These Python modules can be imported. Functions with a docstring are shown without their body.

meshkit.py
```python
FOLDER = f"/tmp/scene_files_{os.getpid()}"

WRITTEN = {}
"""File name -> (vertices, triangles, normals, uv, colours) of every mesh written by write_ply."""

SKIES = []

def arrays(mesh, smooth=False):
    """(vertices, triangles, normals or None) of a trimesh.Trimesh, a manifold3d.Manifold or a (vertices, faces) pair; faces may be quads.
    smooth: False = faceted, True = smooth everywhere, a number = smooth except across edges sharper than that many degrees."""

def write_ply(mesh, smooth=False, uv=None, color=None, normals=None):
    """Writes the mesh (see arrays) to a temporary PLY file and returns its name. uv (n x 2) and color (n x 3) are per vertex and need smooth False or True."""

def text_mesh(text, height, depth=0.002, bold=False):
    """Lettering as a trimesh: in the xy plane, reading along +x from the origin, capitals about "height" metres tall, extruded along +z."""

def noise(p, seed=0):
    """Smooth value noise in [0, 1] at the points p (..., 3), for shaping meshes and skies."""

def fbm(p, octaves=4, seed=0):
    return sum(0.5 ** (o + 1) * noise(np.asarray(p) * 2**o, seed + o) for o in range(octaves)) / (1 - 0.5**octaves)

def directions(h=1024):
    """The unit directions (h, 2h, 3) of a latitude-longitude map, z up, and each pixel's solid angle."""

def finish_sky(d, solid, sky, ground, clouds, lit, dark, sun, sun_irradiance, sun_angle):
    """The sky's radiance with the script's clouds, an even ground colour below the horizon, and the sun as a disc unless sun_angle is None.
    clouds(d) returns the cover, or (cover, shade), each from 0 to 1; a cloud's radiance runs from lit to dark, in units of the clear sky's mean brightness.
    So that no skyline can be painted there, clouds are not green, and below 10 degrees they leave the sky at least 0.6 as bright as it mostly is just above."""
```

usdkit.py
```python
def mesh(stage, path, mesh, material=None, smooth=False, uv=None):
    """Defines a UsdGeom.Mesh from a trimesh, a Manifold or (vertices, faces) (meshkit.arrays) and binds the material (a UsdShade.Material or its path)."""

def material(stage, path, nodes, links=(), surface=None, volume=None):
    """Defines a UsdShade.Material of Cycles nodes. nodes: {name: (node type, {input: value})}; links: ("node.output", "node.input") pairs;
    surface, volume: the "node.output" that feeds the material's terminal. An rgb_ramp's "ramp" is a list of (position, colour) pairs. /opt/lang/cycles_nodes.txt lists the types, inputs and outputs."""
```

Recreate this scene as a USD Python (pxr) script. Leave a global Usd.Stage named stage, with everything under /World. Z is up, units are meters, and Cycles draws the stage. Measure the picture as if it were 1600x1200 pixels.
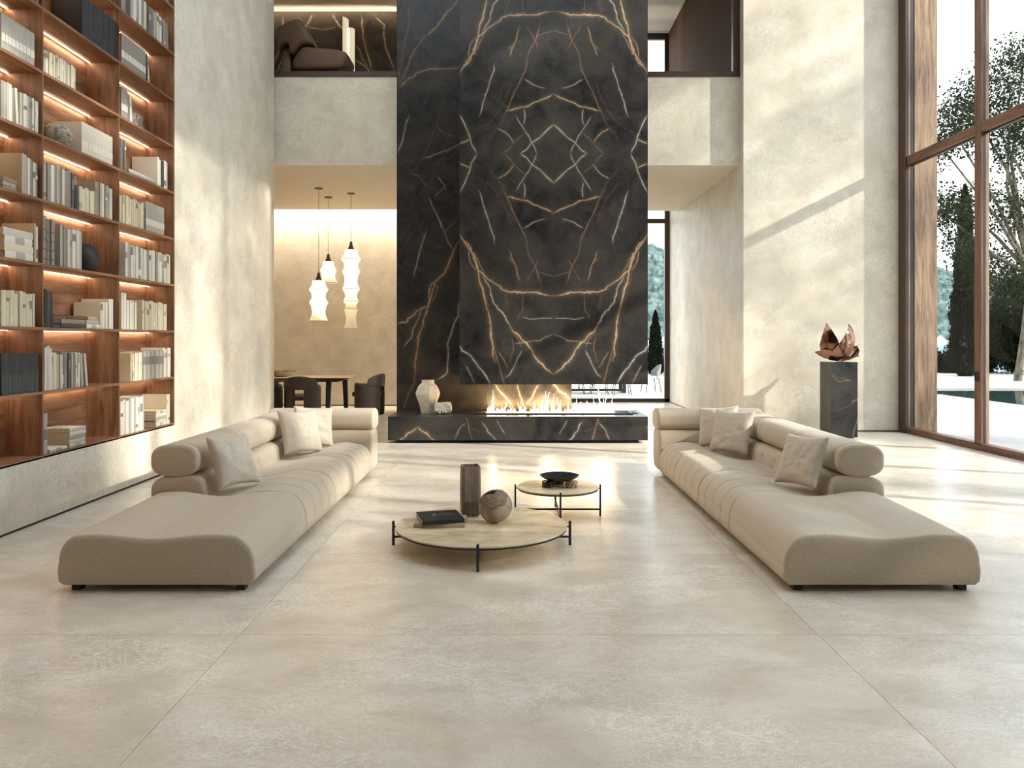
import math, random
import numpy as np
import trimesh, manifold3d, usdkit, meshkit
from shapely.geometry import Polygon
from pxr import Usd, UsdGeom, UsdLux, UsdShade, Gf, Sdf, Vt

stage = Usd.Stage.CreateInMemory()
UsdGeom.Xform.Define(stage, '/World')
UsdGeom.Scope.Define(stage, '/World/Looks')

# ---------------------------------------------------------------- camera, sky, sun, exposure
EYE = 1.6                                   # eye height in metres, camera looks along +y with vertical lines kept vertical
cam = UsdGeom.Camera.Define(stage, '/World/Camera')
cam.CreateFocalLengthAttr(27.0)
cam.CreateHorizontalApertureAttr(36.0)
cam.CreateHorizontalApertureOffsetAttr(0.0225)
cam.CreateVerticalApertureOffsetAttr(-1.575)
cam.CreateClippingRangeAttr(Gf.Vec2f(0.05, 5000))
cam.AddTranslateOp().Set(Gf.Vec3d(0, 0, EYE))
cam.AddRotateXYZOp().Set(Gf.Vec3f(90, 0, 0))
cam.CreateExposureAttr(0.30)

SUN_FROM = np.array([2.5, -1.0, 1.25]); SUN_FROM /= np.linalg.norm(SUN_FROM)
SUN_STRENGTH, SKY_STRENGTH = 1.6, 2.8
sun = UsdLux.DistantLight.Define(stage, '/World/Sun')
sun.CreateIntensityAttr(SUN_STRENGTH); sun.CreateNormalizeAttr(True); sun.CreateColorAttr(Gf.Vec3f(1.0, 0.93, 0.85)); sun.CreateAngleAttr(1.3)
_z = SUN_FROM; _x = np.cross([0, 0, 1.0], _z); _x /= np.linalg.norm(_x); _y = np.cross(_z, _x)
sun.AddTransformOp().Set(Gf.Matrix4d(*_x, 0, *_y, 0, *_z, 0, 0, 0, 0, 1))

sky = UsdLux.DomeLight.Define(stage, '/World/Sky')
sky.CreateIntensityAttr(1.0)
usdkit.material(stage, '/World/Looks/sky', {
    'tc': ('texture_coordinate', {}), 'sep': ('separate_xyz', {}),
    'grad': ('rgb_ramp', {'ramp': [(0.0, (0.90, 0.90, 0.90)), (0.52, (0.93, 0.965, 1.0)), (0.62, (0.84, 0.91, 1.0)), (0.8, (0.74, 0.84, 0.98)), (1.0, (0.66, 0.78, 0.96))]}),
    'half': ('math', {'math_type': 'multiply_add', 'value2': 0.5, 'value3': 0.5}),
    'map': ('mapping', {'scale': (1.2, 1.2, 3.5)}),
    'noi': ('noise_texture', {'scale': 1.6, 'detail': 5.0, 'roughness': 0.55}),
    'cov': ('map_range', {'from_min': 0.45, 'from_max': 0.75, 'to_min': 0.0, 'to_max': 0.8, 'clamp': True}),
    'mixc': ('mix_color', {'b': (1.0, 1.0, 1.0), 'use_clamp_result': False}),
    'bg': ('background_shader', {'strength': SKY_STRENGTH})},
    [('tc.generated', 'sep.vector'), ('sep.z', 'half.value1'), ('half.value', 'grad.fac'), ('tc.generated', 'map.vector'), ('map.vector', 'noi.vector'),
     ('noi.fac', 'cov.value'), ('cov.result', 'mixc.fac'), ('grad.color', 'mixc.a'), ('mixc.result', 'bg.color')], surface='bg.background')
UsdShade.MaterialBindingAPI.Apply(sky.GetPrim()).Bind(UsdShade.Material.Get(stage, '/World/Looks/sky'))

# ---------------------------------------------------------------- naming helpers
_used = {}
def numbered(parent, name):
    k = (str(parent), name); n = _used.get(k, -1) + 1; _used[k] = n
    return name if n == 0 else '%s_%03d' % (name, n)

class T:
    """A thing: an Xform with parts, or the holder of a single mesh."""
    def __init__(self, path, prim, loc): self.path, self.prim, self.loc = path, prim, np.array(loc, float)

def tag(prim, label=None, cat=None, group=None, kind=None):
    for k, v in (('label', label), ('category', cat), ('group', group), ('kind', kind)):
        if v: prim.SetCustomDataByKey(k, v)

def thing(name, label, cat, loc=(0, 0, 0), group=None, kind=None):
    path = '/World/' + numbered('/World', name)
    x = UsdGeom.Xform.Define(stage, path)
    x.AddTranslateOp().Set(Gf.Vec3d(*map(float, loc)))
    tag(x.GetPrim(), label, cat, group, kind)
    return T(path, x.GetPrim(), loc)

def V(mesh):
    if isinstance(mesh, (list, tuple)) and not (len(mesh) == 2 and isinstance(mesh[0], np.ndarray)):
        mesh = trimesh.util.concatenate([V(m) for m in mesh])
    elif hasattr(mesh, 'to_mesh'):
        m = mesh.to_mesh(); mesh = trimesh.Trimesh(np.array(m.vert_properties[:, :3]), np.array(m.tri_verts), process=False)
    elif isinstance(mesh, tuple):
        v, f = mesh; f = np.asarray(f)
        if f.shape[1] == 4: f = np.vstack([f[:, [0, 1, 2]], f[:, [0, 2, 3]]])
        mesh = trimesh.Trimesh(v, f, process=False)
    return mesh

def part(t, name, mesh, mat, smooth=False, label=None, kind=None, primvars=None):
    """A mesh (given in world coordinates) as a part under the thing or part t; returns it so that sub-parts can follow."""
    m = V(mesh)
    m = trimesh.Trimesh(np.array(m.vertices) - t.loc, np.array(m.faces), process=False)
    path = t.path + '/' + numbered(t.path, name)
    g = usdkit.mesh(stage, path, m, mat, smooth=smooth)
    for pn, arr in (primvars or {}).items():
        api = UsdGeom.PrimvarsAPI(g)
        if arr.ndim == 2: api.CreatePrimvar(pn, Sdf.ValueTypeNames.Color3fArray, 'vertex').Set(Vt.Vec3fArray.FromNumpy(arr.astype(np.float32)))
        else: api.CreatePrimvar(pn, Sdf.ValueTypeNames.FloatArray, 'vertex').Set(Vt.FloatArray.FromNumpy(arr.astype(np.float32)))
    if label or kind: tag(g.GetPrim(), label, None, None, kind)
    return T(path, g.GetPrim(), t.loc)

ROOT = T('/World', None, (0, 0, 0))
def single(name, mesh, mat, label=None, cat=None, smooth=False, group=None, kind=None, primvars=None):
    p = part(ROOT, name, mesh, mat, smooth, primvars=primvars)
    tag(p.prim, label, cat, group, kind)
    return p

# ---------------------------------------------------------------- shape helpers
_BF = np.array([[0, 3, 2, 1], [4, 5, 6, 7], [0, 1, 5, 4], [1, 2, 6, 5], [2, 3, 7, 6], [3, 0, 4, 7]])
def box(x0, x1, y0, y1, z0, z1, c=0.0):
    x0, x1, y0, y1, z0, z1 = min(x0, x1), max(x0, x1), min(y0, y1), max(y0, y1), min(z0, z1), max(z0, z1)
    if c <= 0:
        v = np.array([[x0, y0, z0], [x1, y0, z0], [x1, y1, z0], [x0, y1, z0], [x0, y0, z1], [x1, y0, z1], [x1, y1, z1], [x0, y1, z1]], float)
        return V((v, _BF))
    c = min(c, (x1 - x0) * .45, (y1 - y0) * .45, (z1 - z0) * .45)
    p = []
    for ix in (0, 1):
        for iy in (0, 1):
            for iz in (0, 1):
                X, Y, Z = (x0, x1)[ix], (y0, y1)[iy], (z0, z1)[iz]
                sx, sy, sz = (1, -1)[ix] * c, (1, -1)[iy] * c, (1, -1)[iz] * c
                p += [[X, Y + sy, Z + sz], [X + sx, Y, Z + sz], [X + sx, Y + sy, Z]]
    return V(manifold3d.Manifold.hull_points(np.array(p)))

def lathe(profile, seg=48, center=(0, 0, 0), close=True):
    p = np.array(profile, float); a = np.arange(seg) * 2 * np.pi / seg
    v = np.stack([p[:, None, 0] * np.cos(a), p[:, None, 0] * np.sin(a), np.broadcast_to(p[:, None, 1], (len(p), seg))], -1)
    return loft(v + np.array(center), caps=close)

def loft(rings, caps=True, closed=True):
    """rings: N x M x 3; each ring counter-clockwise seen from the end it grows towards."""
    R = np.asarray(rings, float); n, m = R.shape[:2]
    i, j = np.meshgrid(np.arange(n - 1), np.arange(m if closed else m - 1), indexing='ij')
    a = i * m + j; b = i * m + (j + 1) % m
    q = np.stack([a, b, b + m, a + m], -1).reshape(-1, 4)
    v = R.reshape(-1, 3); f = np.vstack([q[:, [0, 1, 2]], q[:, [0, 2, 3]]])
    if caps:
        c0, c1 = len(v), len(v) + 1
        v = np.vstack([v, R[0].mean(0), R[-1].mean(0)])
        k = np.arange(m); k1 = (k + 1) % m
        f = np.vstack([f, np.stack([np.full(m, c0), k1, k], 1), np.stack([np.full(m, c1), (n - 1) * m + k, (n - 1) * m + k1], 1)])
    return trimesh.Trimesh(v, f, process=False)

def tube(pts, r, sides=8, caps=True):
    p = np.asarray(pts, float); t = np.gradient(p, axis=0); t /= np.linalg.norm(t, axis=1, keepdims=True) + 1e-12
    ref = np.array([0, 0, 1.0]) if abs(t[0, 2]) < .9 else np.array([1.0, 0, 0])
    a = np.cross(t, ref); a /= np.linalg.norm(a, axis=1, keepdims=True) + 1e-12; b = np.cross(t, a)
    ang = np.arange(sides) * 2 * np.pi / sides
    r = np.broadcast_to(r, (len(p),))
    R = p[:, None] + r[:, None, None] * (np.cos(ang)[None, :, None] * a[:, None] - np.sin(ang)[None, :, None] * -b[:, None])
    return loft(R, caps)

def soft(mesh, length=0.04, it=8):
    m = mesh if hasattr(mesh, 'to_mesh') else manifold3d.Manifold(manifold3d.Mesh(np.asarray(V(mesh).vertices, np.float32), np.asarray(V(mesh).faces, np.uint32)))
    m = V(m.refine_to_length(length)); m.merge_vertices()
    return trimesh.smoothing.filter_laplacian(m, lamb=0.5, iterations=it)

def man(mesh):
    m = V(mesh).copy(); m.merge_vertices()
    return manifold3d.Manifold(manifold3d.Mesh(np.asarray(m.vertices, np.float32), np.asarray(m.faces, np.uint32)))

def extrude(poly, h):
    return trimesh.creation.extrude_polygon(Polygon(poly), h, engine='earcut')

def rot(mesh, axis, deg, about=(0, 0, 0)):
    m = V(mesh).copy(); m.apply_transform(trimesh.transformations.rotation_matrix(math.radians(deg), axis, about)); return m

def move(mesh, d):
    m = V(mesh).copy(); m.apply_translation(d); return m

def srgb(r, g, b):
    return tuple(((c / 255 / 12.92) if c / 255 <= 0.04045 else ((c / 255 + 0.055) / 1.055) ** 2.4) for c in (r, g, b))

# ---------------------------------------------------------------- materials
LK = '/World/Looks/'
def plain(name, col, rough=0.5, metallic=0.0, spec=0.5, **k):
    return usdkit.material(stage, LK + name, {'p': ('principled_bsdf', {'base_color': col, 'roughness': rough, 'metallic': metallic, 'specular_ior_level': spec, **k})}, surface='p.BSDF')

def stone(name, lo, hi, vein, rough, scale=1.0, amount=0.55, bump=0.0, stretch=(1, 1, 1), spec=0.5):
    """Beige limestone-look marble: cloudy ground, thin broken pale veins."""
    n = {'g': ('geometry', {}), 'm': ('mapping', {'scale': tuple(scale * s for s in stretch)}),
         'n1': ('noise_texture', {'scale': 2.6, 'detail': 6.0, 'roughness': 0.6, 'distortion': 0.6}),
         'n2': ('noise_texture', {'scale': 4.5, 'detail': 8.0, 'roughness': 0.66, 'distortion': 1.8}),
         'n3': ('noise_texture', {'scale': 1.3, 'detail': 3.0, 'roughness': 0.5}),
         'n4': ('noise_texture', {'scale': 13.0, 'detail': 7.0, 'roughness': 0.7, 'distortion': 2.2}),
         'n5': ('noise_texture', {'scale': 60.0, 'detail': 3.0, 'roughness': 0.6}),
         's': ('math', {'math_type': 'subtract', 'value2': 0.5}), 'a': ('math', {'math_type': 'absolute'}),
         'v': ('map_range', {'from_min': 0.0, 'from_max': 0.018, 'to_min': 1.0, 'to_max': 0.0, 'clamp': True}),
         's4': ('math', {'math_type': 'subtract', 'value2': 0.5}), 'a4': ('math', {'math_type': 'absolute'}),
         'v4': ('map_range', {'from_min': 0.0, 'from_max': 0.028, 'to_min': 0.95, 'to_max': 0.0, 'clamp': True}),
         'vm': ('math', {'math_type': 'maximum'}),
         'k': ('map_range', {'from_min': 0.40, 'from_max': 0.62, 'to_min': 0.2, 'to_max': 1.0, 'clamp': True}),
         'vk': ('math', {'math_type': 'multiply'}), 'vf': ('math', {'math_type': 'multiply', 'value2': amount}),
         'r': ('rgb_ramp', {'ramp': [(0.32, lo), (0.66, hi)]}),
         'mx': ('mix_color', {'b': vein}),
         'gr': ('map_range', {'from_min': 0.3, 'from_max': 0.7, 'to_min': 0.955, 'to_max': 1.045}),
         'mg': ('mix_color', {'blend_type': 'multiply', 'fac': 1.0, 'use_clamp_result': False}),
         'p': ('principled_bsdf', {'roughness': rough, 'specular_ior_level': spec})}
    l = [('g.position', 'm.vector')] + [('m.vector', f'{x}.vector') for x in ('n1', 'n2', 'n3', 'n4', 'n5')] + [
        ('n2.fac', 's.value1'), ('s.value', 'a.value1'), ('a.value', 'v.value'), ('n4.fac', 's4.value1'), ('s4.value', 'a4.value1'), ('a4.value', 'v4.value'),
        ('v.result', 'vm.value1'), ('v4.result', 'vm.value2'), ('n3.fac', 'k.value'), ('k.result', 'vk.value1'), ('vm.value', 'vk.value2'),
        ('vk.value', 'vf.value1'), ('vf.value', 'mx.fac'), ('n1.fac', 'r.fac'), ('r.color', 'mx.a'), ('n5.fac', 'gr.value'), ('mx.result', 'mg.a'), ('gr.result', 'mg.b'), ('mg.result', 'p.base_color')]
    if bump:
        n['b'] = ('bump', {'strength': bump, 'distance': 0.004}); l += [('n4.fac', 'b.height'), ('b.normal', 'p.normal')]
    return usdkit.material(stage, LK + name, n, l, surface='p.BSDF')

def wood(name, dark, light, axis, rough=0.45, scale=1.0, spec=0.4):
    st = {'x': (1.2, 16, 16), 'y': (16, 1.2, 16), 'z': (16, 16, 1.2)}[axis]
    n = {'g': ('geometry', {}), 'm': ('mapping', {'scale': tuple(scale * s for s in st)}),
         'n': ('noise_texture', {'scale': 1.0, 'detail': 6.0, 'roughness': 0.6, 'distortion': 0.8}),
         'm2': ('mapping', {'scale': tuple(scale * 6 * s for s in st)}), 'n2': ('noise_texture', {'scale': 1.0, 'detail': 3.0}),
         'ad': ('math', {'math_type': 'multiply_add', 'value2': 0.3}),
         'r': ('rgb_ramp', {'ramp': [(0.48, dark), (0.82, light)]}), 'p': ('principled_bsdf', {'roughness': rough, 'specular_ior_level': spec}),
         'b': ('bump', {'strength': 0.15, 'distance': 0.003})}
    return usdkit.material(stage, LK + name, n, [('g.position', 'm.vector'), ('m.vector', 'n.vector'), ('g.position', 'm2.vector'), ('m2.vector', 'n2.vector'),
        ('n2.fac', 'ad.value1'), ('n.fac', 'ad.value3'), ('ad.value', 'r.fac'), ('r.color', 'p.base_color'), ('n2.fac', 'b.height'), ('b.normal', 'p.normal')], surface='p.BSDF')

def fabric(name, col, col2, scale=1.0):
    n = {'tc': ('texture_coordinate', {}),
         'ma': ('mapping', {'scale': (620 * scale, 110 * scale, 110 * scale)}), 'mb': ('mapping', {'scale': (110 * scale, 110 * scale, 620 * scale)}), 'mc': ('mapping', {'scale': (110 * scale, 620 * scale, 110 * scale)}),
         'na': ('noise_texture', {'scale': 1.0, 'detail': 1.0}), 'nb': ('noise_texture', {'scale': 1.0, 'detail': 1.0}), 'nc': ('noise_texture', {'scale': 1.0, 'detail': 1.0}),
         'ad': ('math', {'math_type': 'add'}), 'ad2': ('math', {'math_type': 'add'}), 'sc': ('math', {'math_type': 'multiply', 'value2': 0.3333}),
         'r': ('rgb_ramp', {'ramp': [(0.36, col2), (0.64, col)]}),
         'b': ('bump', {'strength': 0.35, 'distance': 0.002}),
         'p': ('principled_bsdf', {'roughness': 0.9, 'specular_ior_level': 0.2, 'sheen_weight': 0.15, 'sheen_roughness': 0.5})}
    return usdkit.material(stage, LK + name, n, [('tc.object', 'ma.vector'), ('tc.object', 'mb.vector'), ('tc.object', 'mc.vector'), ('ma.vector', 'na.vector'), ('mb.vector', 'nb.vector'), ('mc.vector', 'nc.vector'),
        ('na.fac', 'ad.value1'), ('nb.fac', 'ad.value2'), ('ad.value', 'ad2.value1'), ('nc.fac', 'ad2.value2'), ('ad2.value', 'sc.value1'), ('sc.value', 'r.fac'),
        ('r.color', 'p.base_color'), ('sc.value', 'b.height'), ('b.normal', 'p.normal')], surface='p.BSDF')

def glow(name, col, strength):
    return usdkit.material(stage, LK + name, {'e': ('emission', {'color': col, 'strength': strength})}, surface='e.emission')

def pane_mat(name, tint=(0.96, 0.98, 0.97)):
    return usdkit.material(stage, LK + name, {'t': ('transparent_bsdf', {'color': tint}), 'g': ('glossy_bsdf', {'color': (1, 1, 1), 'roughness': 0.0}),
        'f': ('fresnel', {'IOR': 1.45}), 'h': ('math', {'math_type': 'multiply', 'value2': 0.3}), 'ge': ('geometry', {}), 'fr': ('math', {'math_type': 'subtract', 'value1': 1.0}), 'hf': ('math', {'math_type': 'multiply'}), 'x': ('mix_closure', {})},
        [('f.fac', 'h.value1'), ('ge.backfacing', 'fr.value2'), ('h.value', 'hf.value1'), ('fr.value', 'hf.value2'), ('hf.value', 'x.fac'), ('t.BSDF', 'x.closure1'), ('g.BSDF', 'x.closure2')], surface='x.closure')

def marble(name, base_lo, base_hi, rough=0.22, spec=0.35):
    """Dark marble: cloudy ground by nodes, the traced veins come as the slab's own colour attributes."""
    n = {'g': ('geometry', {}), 'n': ('noise_texture', {'scale': 2.2, 'detail': 8.0, 'roughness': 0.62, 'distortion': 1.2}),
         'r': ('rgb_ramp', {'ramp': [(0.36, base_lo), (0.72, base_hi)]}),
         'n2': ('noise_texture', {'scale': 5.0, 'detail': 8.0, 'roughness': 0.6, 'distortion': 2.0}),
         's': ('math', {'math_type': 'subtract', 'value2': 0.5}), 'a': ('math', {'math_type': 'absolute'}),
         'v': ('map_range', {'from_min': 0.0, 'from_max': 0.01, 'to_min': 0.10, 'to_max': 0.0, 'clamp': True}),
         'm0': ('mix_color', {'b': (0.35, 0.30, 0.24)}),
         'cl': ('attribute', {'attribute': 'cloud'}), 'mc': ('mix_color', {'b': base_hi}),
         'vc': ('attribute', {'attribute': 'veincolor'}), 'vm': ('attribute', {'attribute': 'veinmask'}), 'mx': ('mix_color', {}),
         'p': ('principled_bsdf', {'roughness': rough, 'specular_ior_level': spec})}
    return usdkit.material(stage, LK + name, n, [('g.position', 'n.vector'), ('g.position', 'n2.vector'), ('n.fac', 'r.fac'), ('n2.fac', 's.value1'), ('s.value', 'a.value1'), ('a.value', 'v.value'),
        ('r.color', 'mc.a'), ('cl.fac', 'mc.fac'), ('mc.result', 'm0.a'), ('v.result', 'm0.fac'), ('m0.result', 'mx.a'), ('vc.color', 'mx.b'), ('vm.fac', 'mx.fac'), ('mx.result', 'p.base_color')], surface='p.BSDF')

STONE_WALL = stone('wall_stone', srgb(206, 195, 176), srgb(224, 215, 198), srgb(248, 242, 228), 0.5, 1.0, 1.0)
STONE_FLOOR = stone('floor_stone', srgb(203, 188, 166), srgb(224, 211, 192), srgb(250, 245, 235), 0.26, 1.0, 1.0, stretch=(0.8, 1.3, 1))
STONE_FLOOR2 = stone('floor_stone_light', srgb(205, 190, 169), srgb(226, 213, 195), srgb(250, 245, 235), 0.28, 1.07, 1.0, stretch=(0.8, 1.3, 1))
GROUT = plain('grout', srgb(150, 138, 118), 0.8)
WALNUT_DARK = wood('walnut_dark_added', srgb(52, 37, 27), srgb(80, 58, 42), 'z')  # dark wood for the added unseen walls that hold back light
PLASTER = plain('ceiling_plaster', srgb(226, 216, 198), 0.8)
SHADOW_GAP = plain('shadow_gap_profile', srgb(60, 50, 42), 0.6)
WALNUT_Y = wood('walnut_along', srgb(104, 72, 53), srgb(156, 116, 88), 'y')
WALNUT_Z = wood('walnut_upright', srgb(100, 69, 50), srgb(150, 110, 82), 'z')
FRAME_WOOD = wood('frame_wood', srgb(84, 54, 38), srgb(128, 88, 64), 'z', 0.4)
FRAME_WOOD_Y = wood('frame_wood_rail', srgb(84, 54, 38), srgb(128, 88, 64), 'y', 0.4)
CLADDING = wood('weathered_cladding', srgb(118, 92, 72), srgb(176, 146, 118), 'z', 0.7)
FRAME_DARK = plain('frame_dark_bronze', srgb(66, 46, 38), 0.4)
GASKET = plain('gasket_black', srgb(38, 38, 38), 0.5)
PANE = pane_mat('window_pane')
LINEN = fabric('linen', srgb(208, 194, 174), srgb(172, 155, 132))
PILLOW_LINEN = fabric('pillow_linen', srgb(212, 201, 184), srgb(178, 164, 144), 1.2)
BLACK_METAL = plain('black_metal', srgb(30, 32, 34), 0.4)
LED = glow('led_warm', (1.0, 0.74, 0.48), 36.0)
LED_COVE = glow('led_cove', (1.0, 0.87, 0.70), 200.0)
LED_GALLERY = glow('led_gallery', (1.0, 0.76, 0.52), 34.0)
# ---------------------------------------------------------------- the setting
XL, XR, YB = -4.11, 6.75, 13.3              # left wall, window wall, back wall planes
XP = 4.02                                   # right wall of the passage behind the fireplace
NEAR, CEIL = -2.2, 10.2
SOFFIT, UPPER = 4.66, 6.25
def px(x, d): return (x - 799) * d / 1200.0
def pz(y, d): return EYE - (y - 530) * d / 1200.0

floor = thing('floor', 'pale beige stone tile floor with hairline joints', None, (0, 0, 0), kind='structure')
part(floor, 'screed', box(-8.2, 7.3, NEAR - .3, 19.8, -0.3, -0.012), GROUT)
GX = [-7.73, -4.60, -1.47, 1.66, 4.79, 6.9]; GY = [4.156 + 1.565 * k for k in range(-5, 11)]
ti = 0
for i in range(len(GX) - 1):
    for j in range(len(GY) - 1):
        x0, x1, y0, y1 = GX[i], GX[i + 1], GY[j], GY[j + 1]
        if x0 < XL - .5 and y1 < 12.5: continue
        if x0 > 4.5 and y0 > 13.6: continue
        g = 0.0014
        part(floor, 'tile', box(x0 + g, x1 - g, y0 + g, y1 - g, -0.012, 0.0), STONE_FLOOR if (i * 7 + j * 3) % 2 else STONE_FLOOR2); ti += 1

BZ0, ROW, COLW = 0.58, 0.5624, 1.31          # bookcase base height, shelf pitch, column width
BY1 = 9.36; BY0 = BY1 - 5 * COLW; BZ1 = BZ0 + 10 * ROW; BDEEP = 0.34
wl = [box(XL - .5, XL, NEAR, YB, 0.022, BZ0 - .012), box(XL - .5, XL, BY1 + .012, YB, BZ0 - .012, CEIL), box(XL - .5, XL, NEAR, BY0, BZ0 - .012, CEIL),
      box(XL - .5, XL, BY0, BY1 + .012, BZ1, CEIL), box(XL - .5, XL - BDEEP - .02, BY0, BY1 + .012, BZ0 - .012, BZ1)]
single('wall_left', wl, STONE_WALL, 'tall beige stone wall with the lit bookcase set into it', None, kind='structure')
single('baseboard_left', box(XL - .45, XL - .012, NEAR, YB, 0, 0.022), SHADOW_GAP, 'dark recessed line at the foot of the bookcase wall', None, kind='structure')
single('wall_back_right', [box(XP, XR, YB, 19.6, 0.022, CEIL), box(XR, 7.30, YB + .06, 19.6, -0.3, CEIL)], STONE_WALL, 'tall sunlit beige stone wall behind the black pedestal', None, kind='structure')
single('baseboard_back', box(XP + .01, XR, YB + .012, 19.5, 0, 0.022), SHADOW_GAP, 'dark recessed line at the foot of the stone wall behind the pedestal', None, kind='structure')
single('wall_jamb_cladding', box(6.93, 7.32, 13.2, YB + .06, -0.1, CEIL), CLADDING, 'weathered wood cladding just outside the glass beside the window jamb', None, kind='structure')
# left return into the dining room, dining room back wall
single('wall_dining_side', box(-8.2, -8.0, YB - .5, 19.6, 0, CEIL), STONE_WALL, 'far side wall of the dining room', None, kind='structure')
single('wall_dining_front', box(-8.2, XL - .5, YB - .5, YB, 0, CEIL), STONE_WALL, 'front wall of the dining room behind the bookcase wall', None, kind='structure')
single('wall_dining_back', box(-8.2, .5, 18.4, 18.6, 0.03, 5.2), STONE_WALL, 'beige stone wall at the back of the dining room washed by hidden light', None, kind='structure')
single('baseboard_dining', box(-8.2, .5, 18.41, 18.6, 0, 0.03), SHADOW_GAP, 'dark recessed line at the foot of the dining room wall', None, kind='structure')
# slab between the storeys with its front band
single('wall_band', [box(-8.0, .4, YB + .21, 18.15, SOFFIT + .02, 6.216), box(.4, XP, YB + .21, 18.33, SOFFIT + .02, 6.216)], STONE_WALL, 'beige stone band between the lower opening and the upper gallery', None, kind='structure')
single('ceiling_soffit', [box(-8.0, .4, YB + .212, 18.15, SOFFIT, SOFFIT + .02), box(.4, XP, YB + .212, 18.33, SOFFIT, SOFFIT + .02)], PLASTER, 'smooth plaster ceiling over the dining room and passage', None, kind='structure')
single('ceiling_recess', box(.4, XP, 18.335, 19.49, 4.97, 6.25), PLASTER, 'raised strip of ceiling in front of the passage window', None, kind='structure')
single('trim_1', [box(-8.0, XP, YB + .19, YB + .6, 6.216, 6.306)], FRAME_DARK, 'dark bronze ledge along the edge of the upper gallery', None, kind='structure')
single('floor_gallery', box(-8.0, XP, YB + .6, 18.15, 6.216, 6.25), WALNUT_Y, 'wooden floor of the upper gallery', None, kind='structure')
single('ceiling_gallery', [box(-8.0, .4, YB + .2, 18.2, 9.37, 9.5), box(.4, XP, YB + .2, 19.5, 9.37, 9.5)], PLASTER, 'plaster ceiling of the upper gallery', None, kind='structure')
single('wall_gallery_lintel', box(-8.0, XP, YB, YB + .2, 9.37, CEIL), STONE_WALL, 'stone wall above the gallery opening', None, kind='structure')
pan = thing('wall_gallery_panelling', 'dark brown wall panels with fine joints on the gallery side wall', None, (0, 0, 0), kind='structure')
DARK_PANEL = plain('dark_panel', srgb(98, 72, 52), 0.85, 0, .1)
for k in range(6):
    y0 = 13.62 + k * .98
    part(pan, 'panel', box(XP - .03, XP - .001, y0 + .004, y0 + .976, 6.25, 9.37, .002), DARK_PANEL)
part(pan, 'jamb', box(XP - .12, XP - .001, YB + .21, YB + .31, 6.306, 9.37), FRAME_DARK)
single('ceiling', [box(XL - .5, 7.0, NEAR, 3.4, CEIL, CEIL + .3), box(XL - .5, 7.0, 11.4, 19.6, CEIL, CEIL + .3), box(XL - .5, -3.6, 3.4, 11.4, CEIL, CEIL + .3), box(2.1, 7.0, 3.4, 11.4, CEIL, CEIL + .3)], PLASTER, 'high plaster ceiling above the room', None, kind='structure')
single('wall_behind_added', box(XL - .5, 7.0, NEAR - .3, NEAR, 0, CEIL), WALNUT_DARK, 'added dark walnut wall behind the viewer that holds back fill light', None, kind='structure')  # invented dark surface out of view, keeps front faces dim
w3 = thing('added_window_3', 'added unseen roof glazing that lets fill light in from above', None, (0, 0, 0), kind='structure')  # roof window made up to bring in light from above
for k in range(3):
    xa = -3.6 + k * 1.9
    part(w3, 'pane', box(xa + .03, xa + 1.87, 3.4, 11.4, CEIL + .1, CEIL + .106), PANE)
    if k: part(w3, 'bar', box(xa - .03, xa + .03, 3.4, 11.4, CEIL + .02, CEIL + .2), FRAME_DARK)

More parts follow.
